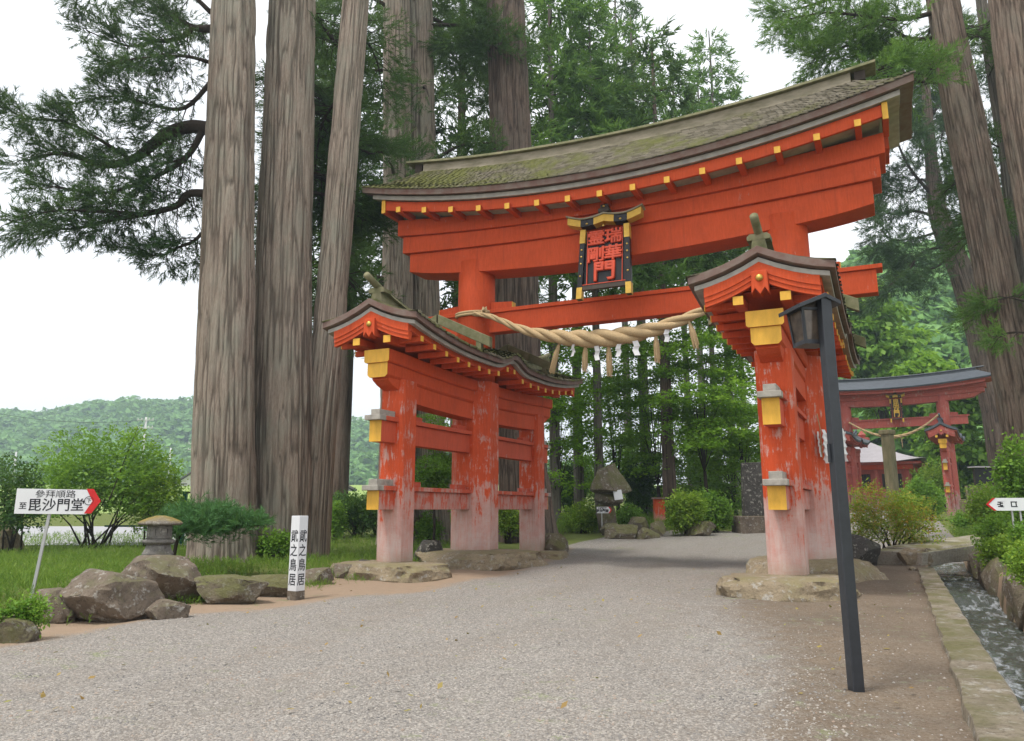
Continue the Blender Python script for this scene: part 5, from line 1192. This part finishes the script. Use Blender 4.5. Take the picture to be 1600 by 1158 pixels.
maple('leafy tree behind the notice board', 1530, 50, 590, 770, 55, seed=10, pads=40, leaf='bush_leaf', size=.6, bases=BIGL, per=40)
maple('pale green tree at the foot of the wooded slope', 1430, 75, 520, 690, 70, seed=11, pads=44, leaf='maple_leaf', size=.9, bases=BIGL, per=40)

# ------------------------------------------------------------------ bushes and ground plants
def bush(label, px, py, wpx, hpx, leaf, n=420, size=.16, bases=None, name='bush', cat='bush', seed=0, stems=7, lobes=7, d=None, group=None, depth=.7, hollow=.35, low=.12):
    rr = np.random.default_rng(seed + 500); p = gp(px, py) if d is None else gd(px, d); d_ = float(np.array(p) @ fh); m = d_ / F_PX
    r_ = empty(name, p, YAW, label, cat, group); W_, H_ = wpx * m / 2, hpx * m; P = []; D = []
    cs = [(rr.uniform(-.62, .62) * W_, rr.uniform(-.6, .6) * W_ * depth, H_ * rr.uniform(.38, .78), rr.uniform(.30, .48)) for _ in range(lobes)]
    for (x, y, z, q) in cs:
        k = n // lobes; v = rr.normal(size=(k, 3)); v /= np.linalg.norm(v, axis=1, keepdims=True); rad = (hollow + (1 - hollow) * rr.random((k, 1)) ** .5)
        pp = np.array([x, y, z]) + v * rad * np.array([q * W_ * 1.05, q * W_ * depth * 1.1, q * H_ * .95]); keep = pp[:, 2] > low * H_
        P.append(pp[keep]); D.append((v + rr.normal(size=(k, 3)) * .5)[keep])
    P = np.concatenate(P); D = np.concatenate(D)
    b = MB()
    for i in range(stems):
        c = cs[i % lobes]; x0 = rr.normal() * .12 * W_; y0 = rr.normal() * .1 * W_; b.tube([(x0, y0, -.08), (lerp(x0, c[0], .4), lerp(y0, c[1], .4), c[2] * .5), (c[0], c[1], c[2])], [.022 * m * 80, .014 * m * 80, .005], 5)
    b.build('stems', 'limb_bark', r_, smooth=True)['kind'] = 'stuff'
    foliage('leaves', bases or LEAVES, P, D, size * (.7 + .6 * rr.random(len(P))), leaf, r_, upright=bases is not FINE)
    return r_
bush('tall sprawling green shrub behind the leaning arrow sign', 150, 856, 240, 165, 'bush_leaf', 2600, .27, seed=1, stems=14, lobes=15, low=.30)
bush('dark leafy bush at the far left edge behind the arrow sign', 10, 866, 130, 135, 'dark_shrub_leaf', 620, .26, seed=2, lobes=8, low=.3)
bush('loose green shrub left of the stone lantern beside the wire fence', 232, 856, 90, 120, 'yellow_green_leaf', 420, .24, seed=3, lobes=7, low=.2)
bush('low leafy clump in front of the tan boulder', 22, 1000, 75, 50, 'bush_leaf', 260, .11, seed=4, lobes=5)
# a long bare shoot above the tall shrub
p = gd(185, 15.5); r_ = empty('sapling', p, YAW, 'long thin leafy shoot rising above the tall left shrub', 'sapling'); z1 = hgt(668, 15.5) - p.z
b = MB(); b.tube([(-.3, 0, 1.2), (-.05, 0, z1 * .8), (.12, 0, z1)], [.012, .008, .004], 5); b.build('stem', 'limb_bark', r_)
P = [(lerp(-.2, .12, t) + rnd.gauss(0, .06), rnd.gauss(0, .06), lerp(z1 * .6, z1, t)) for t in [k / 26 for k in range(27)]]; foliage('leaves', [leaf_base(3, 77, .8, .6)], P, [(1, rnd.gauss(0, 1), .3) for _ in P], .13, 'bush_leaf', r_)
# pine bough in front of the first trunk
p = Vector(at(255, 872, 13.2)); r_ = empty('dwarf_pine', (p.x, p.y, gz(p.x, p.y)), 0, 'low trained pine with soft needle pads beside the stone lantern', 'pine'); base = Vector(r_.location)
b = MB(); path = rel(PX(((272, 868), (280, 838), (300, 822), (340, 826), (385, 822), (412, 818)), 13.2), base); b.tube(smooth_path([(path[0].x, path[0].y, -.1)] + path, 5), .03, 7); b.build('trunk', 'limb_bark', r_, smooth=True)
P = []; D = []
for x, y, w_, h, n in ((295, 815, 40, 26, 520), (330, 822, 42, 26, 460), (375, 818, 34, 14, 300), (345, 806, 36, 18, 300), (405, 818, 16, 8, 90), (268, 828, 24, 18, 180)):
    for k in range(n):
        q = at(x + rnd.gauss(0, w_ * .42), y + rnd.gauss(0, h * .42), 13.2 + rnd.gauss(0, .28)) - np.array(base); P.append(q); D.append((rnd.gauss(0, .7), rnd.gauss(0, .7), rnd.uniform(0, 1)))
foliage('needles', FINE, np.array(P), np.array(D), .20 * (.7 + .6 * rng.random(len(P))), 'pine_needle', r_)
# thicket beyond the gate
for i, (px, py, w_, h, lf, lb, n, sz) in enumerate((
 (1075, 836, 75, 62, 'yellow_green_leaf', 'bright yellow green bush right of the small upright rock', 620, .30), (1118, 832, 66, 58, 'bush_leaf', 'bright green bush left of the stele', 560, .30), (1052, 812, 60, 46, 'yellow_green_leaf', 'yellow green bush in front of the red box', 360, .30),
 (1130, 800, 90, 90, 'dark_shrub_leaf', 'dark shrub behind the bushes left of the stele', 520, .36), (1005, 815, 60, 90, 'dark_shrub_leaf', 'dark glossy shrub right of the mossy stone lantern', 460, .36), (885, 812, 70, 90, 'dark_shrub_leaf', 'dark shrub beside the flared cedar foot', 520, .34),
 (912, 832, 66, 40, 'yellow_green_leaf', 'low bright undergrowth left of the mossy stone lantern', 380, .26), (985, 830, 50, 36, 'bush_leaf', 'low green undergrowth right of the mossy stone lantern', 260, .26), (700, 838, 40, 34, 'bush_leaf', 'fern clump seen between the left front pillar and column', 260, .22),
 (795, 850, 44, 60, 'yellow_green_leaf', 'bright green weeds seen between the left column and rear pillar', 360, .20), (665, 850, 50, 44, 'bush_leaf', 'fern clump behind the left front pillar', 300, .22), (425, 878, 60, 44, 'bush_leaf', 'fern fronds between the big trunks and the marker post', 200, .20),
 (1170, 790, 60, 70, 'bush_leaf', 'green shrub right behind the stele', 300, .34), (940, 800, 60, 70, 'dark_shrub_leaf', 'dark undergrowth behind the mossy stone lantern', 300, .34), (1100, 806, 110, 120, 'bush_leaf', 'tall bright understory shrub behind the yellow green bush', 700, .36), (1000, 802, 90, 110, 'bush_leaf', 'tall bright understory shrub behind the red box', 520, .36), (905, 806, 80, 100, 'bush_leaf', 'tall bright understory shrub left of the mossy stone lantern', 480, .36))):
    bush(lb, px, py, w_, h, lf, int(n * 1.3), sz, seed=20 + i, lobes=8)
# right side
bush('azalea with yellow green and reddish leaves in front of the far gate', 1392, 846, 150, 108, 'autumn_leaf', 1300, .17, seed=50, lobes=14, d=19.5, stems=10, low=.25)
for i, (px, d, w_, h, lf, lb, n, sz) in enumerate((
 (1450, 36, 76, 62, 'bush_leaf', 'clipped green bush left of the far gate pillar', 520, .36), (1420, 42, 80, 26, 'bush_leaf', 'green bushes in front of the shrine hall', 460, .42), (1515, 30, 44, 26, 'bush_leaf', 'low plants right of the far gate pillar foot', 260, .28),
 (1565, 25, 90, 80, 'yellow_green_leaf', 'bright feathery bush behind the exit arrow sign', 620, .28), (1612, 20, 100, 150, 'bush_leaf', 'tall leafy bush at the right edge above the exit arrow sign', 760, .26), (1625, 13.2, 110, 60, 'bush_leaf', 'leafy plants on the right bank by the slab bridge', 620, .17),
 (1630, 10.6, 90, 80, 'yellow_green_leaf', 'leafy plants hanging over the right bank near the corner', 520, .13), (1560, 17.5, 90, 60, 'bush_leaf', 'plants at the right end of the slab bridge', 380, .20), (1480, 46, 80, 70, 'yellow_green_leaf', 'yellowish shrubs right behind the far gate', 300, .45), (1606, 12.6, 60, 56, 'bush_leaf', 'small ferny plants on the bank below the exit arrow sign', 340, .13), (1562, 15.2, 60, 50, 'yellow_green_leaf', 'bright ferny plants on the bank near the cascade', 320, .15), (1600, 16.5, 80, 84, 'bush_leaf', 'leafy shrub behind the exit arrow sign', 420, .18))):
    bush(lb, px, 0, w_, h, lf, int(n * 1.25), sz, seed=60 + i, lobes=8, d=d)
# clipped hedge and plants beyond the left lawn
bush('clipped dark hedge left of the left front pillar', 555, 818, 100, 62, 'dark_shrub_leaf', 1300, .24, name='hedge', cat='hedge', seed=80, lobes=16, d=27)
bush('tall flowering plants right of the leaning cedar', 523, 822, 34, 66, 'bush_leaf', 300, .22, seed=81, lobes=5, d=25)
bush('second piece of clipped hedge farther left of the pillar', 590, 814, 60, 58, 'dark_shrub_leaf', 600, .24, name='hedge', cat='hedge', seed=82, lobes=9, d=28)

# grass
def grass(name, label, n, region, size, mat='grass_blade'):
    x, y = region(n); z = terr(x, y); n = len(x)
    V, Fc = scatter([tuft_base(7, 90, .05, .7), tuft_base(6, 91, .05, .9)], np.stack([x, y, z - .01], -1), np.stack([rng.normal(size=n) * .35, rng.normal(size=n) * .35, np.ones(n)], -1), size * (.6 + .8 * rng.random(n)))
    o = npmesh(name, V, Fc, mat); tag(o, label, 'grass', kind='stuff')
def reg_lawn(n):
    d = 8 + 20 * rng.random(n * 2) ** 1.2; l = d * rng.uniform(-.68, -.05, n * 2); x = fh[0] * d + rt[0] * l; y = fh[1] * d + rt[1] * l
    k = (x < -9.2 - .25 * np.sin(y * 2)) ; return x[k][:n], y[k][:n]
grass('lawn_grass', 'bright short grass growing between the trunks and the hedge at left', 16000, reg_lawn, .17)
def reg_bank(n):
    y = rng.uniform(5, 34, n); x = 1.66 + np.abs(rng.normal(size=n)) * 2.2; return x, y
grass('bank_grass', 'grass covering the right bank of the stream', 9000, reg_bank, .22)
def reg_edge(n):
    t = rng.random(n); d = 27 + 9 * t; l = rng.uniform(-.16, .28, n) * d; x = fh[0] * d + rt[0] * l; y = fh[1] * d + rt[1] * l; k = ~inpoly(x, y, grav_poly); return x[k], y[k]
grass('thicket_grass', 'undergrowth between the bushes beyond the gate', 6000, reg_edge, .40)
def reg_rocks(n):
    y = rng.uniform(5.5, 12.5, n); x = -8.25 - .9 * rng.random(n) + rng.normal(size=n) * .15; k = np.sin(x * 7) * np.sin(y * 5.3) + .35 * rng.normal(size=n) > .15; return x[k], y[k]
grass('weeds', 'small weeds between the boulders left of the path', 3200, reg_rocks, .13)
# fallen leaves on the path
def litter():
    n = 420; d = 5 + 13 * rng.random(n); l = d * rng.uniform(-.62, .5, n); x = fh[0] * d + rt[0] * l; y = fh[1] * d + rt[1] * l; k = (x > -8) & (x < .2); x, y = x[k], y[k]; n = len(x)
    V, Fc = scatter([leaf_base(1, 5, .8, .05)], np.stack([x, y, terr(x, y) + .03], -1), np.stack([rng.normal(size=n), rng.normal(size=n), .1 * rng.normal(size=n)], -1), .045 * (.5 + rng.random(n)), True)
    tag(npmesh('leaf_litter', V, Fc, 'fallen_leaf'), 'a few small fallen leaves on the gravel', 'leaves', kind='stuff')
litter()

# ------------------------------------------------------------------ hills with forest
def hill(name, label, flabel, pxs, tops, d0, d1, n_crown, seed, r=(2.5, 4.5), leaf='hill_leaf', size=1.6):
    rr = np.random.default_rng(seed); pa = np.linspace(pxs[0], pxs[-1], 60); tb = np.linspace(0, 1.6, 22)
    def pt(px, t):
        d = d0 + (d1 - d0) * t; py = np.interp(px, pxs, tops); top = np.array([hgt(y_, d1) for y_ in np.atleast_1d(py)]); l = (np.atleast_1d(px) - PCX) / F_PX * np.atleast_1d(d)
        x = fh[0] * d + rt[0] * l; y = fh[1] * d + rt[1] * l; g_ = terr(x, y); s_ = np.clip(t, 0, 1); prof_ = s_ * s_ * (3 - 2 * s_) * .55 + .45 * s_
        return x, y, g_ - .6 + (top - g_) * prof_ * (1 + .05 * np.sin(px * .031 + 3 * t) + .04 * np.sin(px * .011 + 5 * t))
    V = []
    for t in tb: x, y, z = pt(pa, np.full(60, t)); V.append(np.stack([x, y, z], -1))
    V = np.concatenate(V); ix = np.arange(22 * 60).reshape(22, 60)
    tag(npmesh(name, V, np.stack([ix[:-1, :-1], ix[:-1, 1:], ix[1:, 1:], ix[1:, :-1]], -1).reshape(-1, 4), 'hill_leaf', smooth=True), label, 'hill', kind='structure')
    px = rr.uniform(pxs[0], pxs[-1], n_crown); t = rr.random(n_crown) ** .8 * 1.1; x, y, z = pt(px, t); rad = rr.uniform(r[0], r[1], n_crown)
    k = 34; v = rr.normal(size=(n_crown, k, 3)); v[..., 2] = np.abs(v[..., 2]) * .9 - .15; v /= np.linalg.norm(v, axis=2, keepdims=True)
    P = (np.stack([x, y, z + rad * .35], -1)[:, None] + v * rad[:, None, None] * np.array([1, 1, 1.15])).reshape(-1, 3); D = np.cross(v.reshape(-1, 3), rr.normal(size=(n_crown * k, 3)))
    V, Fc = scatter([leaf_base(3, 60, .9, .5), leaf_base(3, 61, .9, .5)], P, D, size * (.7 + .6 * rr.random(len(P))), True)
    tag(npmesh('hill_forest', V, Fc, leaf), flabel, 'forest', kind='stuff')
hill('hill', 'low far wooded hill behind the fields at left', 'dense green forest covering the far hill at left', [-150, 0, 90, 170, 225, 300, 380, 520, 600, 700, 900], [690, 668, 664, 662, 654, 656, 664, 678, 690, 716, 770], 270, 420, 3000, 5, (2.6, 7.5), size=3.0)
hill('hillside', 'steep wooded slope behind the far gate at right', 'green forest covering the slope behind the far gate', [1230, 1300, 1350, 1420, 1480, 1560, 1650, 1750], [640, 560, 480, 440, 420, 400, 380, 360], 76, 140, 1500, 6, (1.5, 4.2), size=1.7)

# ------------------------------------------------------------------ far fields: road, houses, poles, fence
def pole(px, d, top_py, label, arm=True):
    p = gd(px, d); r_ = empty('utility_pole', p, YAW, label, 'utility pole', 'utility poles across the fields'); Ht = hgt(top_py, d) - p.z
    b = MB(); b.lathe([(.19, -.3), (.12, Ht)], 10); b.build('pole', 'concrete_pole', r_, smooth=True)
    if arm:
        for z in (Ht - .35, Ht - 1.3):
            b = MB(); b.box((0, -.16, z), (2.0, .09, .09)); b.build('crossarm', 'concrete_pole', r_)
            for x in (-.9, -.45, .45, .9):
                b = MB(); b.lathe([(.05, 0), (.08, .1), (.03, .22)], 8, (x, -.16, z + .05)); b.build('insulator', 'concrete_pole', r_)
    return p, Ht
pp1 = pole(218, 95, 652, 'tallest utility pole with crossarms in front of the far hill'); pp2 = pole(262, 120, 700, 'shorter utility pole right of the tallest pole', False); pp3 = pole(299, 130, 690, 'utility pole beside the small white house', True); pp4 = pole(19, 120, 706, 'short utility pole at the far left', False)
q0 = Vector(at(-60, 634, 80)); q1 = pp1[0] + Vector((0, 0, pp1[1] - .3))
w0 = MB(); w0.tube([q0.lerp(q1, t) + Vector((0, 0, -6 * t * (1 - t) * .6)) for t in [k / 14 for k in range(15)]], .022, 5); o = w0.build('power_line', 'wire'); tag(o, 'thin power line sagging towards the tallest pole', 'cable')
def house(px, d, wpx, eave_py, ridge_py, label, two=False):
    p = gd(px, d); m = d / F_PX; r_ = empty('house', p, YAW + .35, label, 'house'); w_ = wpx * m; ze_ = hgt(eave_py, d) - p.z; zr_ = hgt(ridge_py, d) - p.z; dp = w_ * .8
    b = MB(); b.prism([(-w_ / 2, -1), (w_ / 2, -1), (w_ / 2, ze_), (0, zr_ - .12), (-w_ / 2, ze_)], -dp / 2, dp / 2, 'y'); b.build('wall', 'house_wall', r_)
    b = MB(); e = .5
    for s_ in (-1, 1): b.prism([(0, zr_), (s_ * (w_ / 2 + e), ze_ - .12), (s_ * (w_ / 2 + e), ze_ + .1), (0, zr_ + .22)], -dp / 2 - e, dp / 2 + e, 'y')
    b.build('roof', 'house_roof', r_)
    for x in (-.22, .2):
        b = MB(); b.box((x * w_, -dp / 2 - .02, ze_ * .62), (w_ * .2, .08, ze_ * .3)); b.build('window', 'dark_gap', r_)
    b = MB(); b.box((w_ / 2 + .02, 0, ze_ * .55), (.08, dp * .4, ze_ * .35)); b.build('window', 'dark_gap', r_)
house(297, 112, 34, 755, 740, 'small white gabled house left of the giant trunk'); house(508, 88, 34, 752, 742, 'pale house with grey roof right of the leaning cedar'); house(532, 86, 30, 766, 757, 'low annex with grey roof right of the pale house')
# pale road and low wall behind the tall shrub
def strip(name, label, px0, px1, d0, d1, lift, mat):
    V = []; n = 24
    for d in np.linspace(d0, d1, 6):
        for k in range(n + 1):
            q = gd(lerp(px0, px1, k / n), d); V.append((q.x, q.y, q.z + lift))
    ix = np.arange(6 * (n + 1)).reshape(6, n + 1); tag(npmesh(name, np.array(V), np.stack([ix[:-1, :-1], ix[:-1, 1:], ix[1:, 1:], ix[1:, :-1]], -1).reshape(-1, 4), mat, smooth=True), label, 'road', kind='structure')
strip('road', 'pale asphalt road beyond the shrubs at left', -120, 300, 23.5, 32, .03, 'asphalt')
fr_ = empty('wire_fence', gd(283, 24), YAW, 'green metal fence rail and post left of the leftmost giant trunk', 'fence'); zt_ = hgt(768, 24) - fr_.location.z
b = MB(); b.box((0, 0, zt_ / 2), (.11, .11, zt_)); b.build('post', 'green_metal', fr_)
for z in (zt_ - .03, zt_ * .72, zt_ * .35):
    b = MB(); b.box((-.95, 0, z), (2.7, .05, .05)); b.build('rail', 'green_metal' if z < zt_ - .1 else 'dark_wood', fr_)
rock('boulder', tuple(gd(-8, 21) + Vector((0, 0, .25))), (1.2, .7, .45), 'tan_stone', 140, 'smooth tan rock at the far left edge by the pale road', 'boulder')

# ------------------------------------------------------------------ haze
hz = MB(); hz.box((-120, 330, 40), (1100, 760, 100))
me_ = hz.build('haze', 'paper'); t = NT('haze_air'); v = t.n('ShaderNodeVolumePrincipled'); v.inputs['Color'].default_value = (0.72, 0.88, 1.0, 1); v.inputs['Density'].default_value = .0009; v.inputs['Anisotropy'].default_value = .2
t.l(v.outputs[0], t.out.inputs['Volume']); me_.data.materials.clear(); me_.data.materials.append(M['haze_air']); tag(me_, 'thin summer haze in the air', 'haze', kind='stuff')
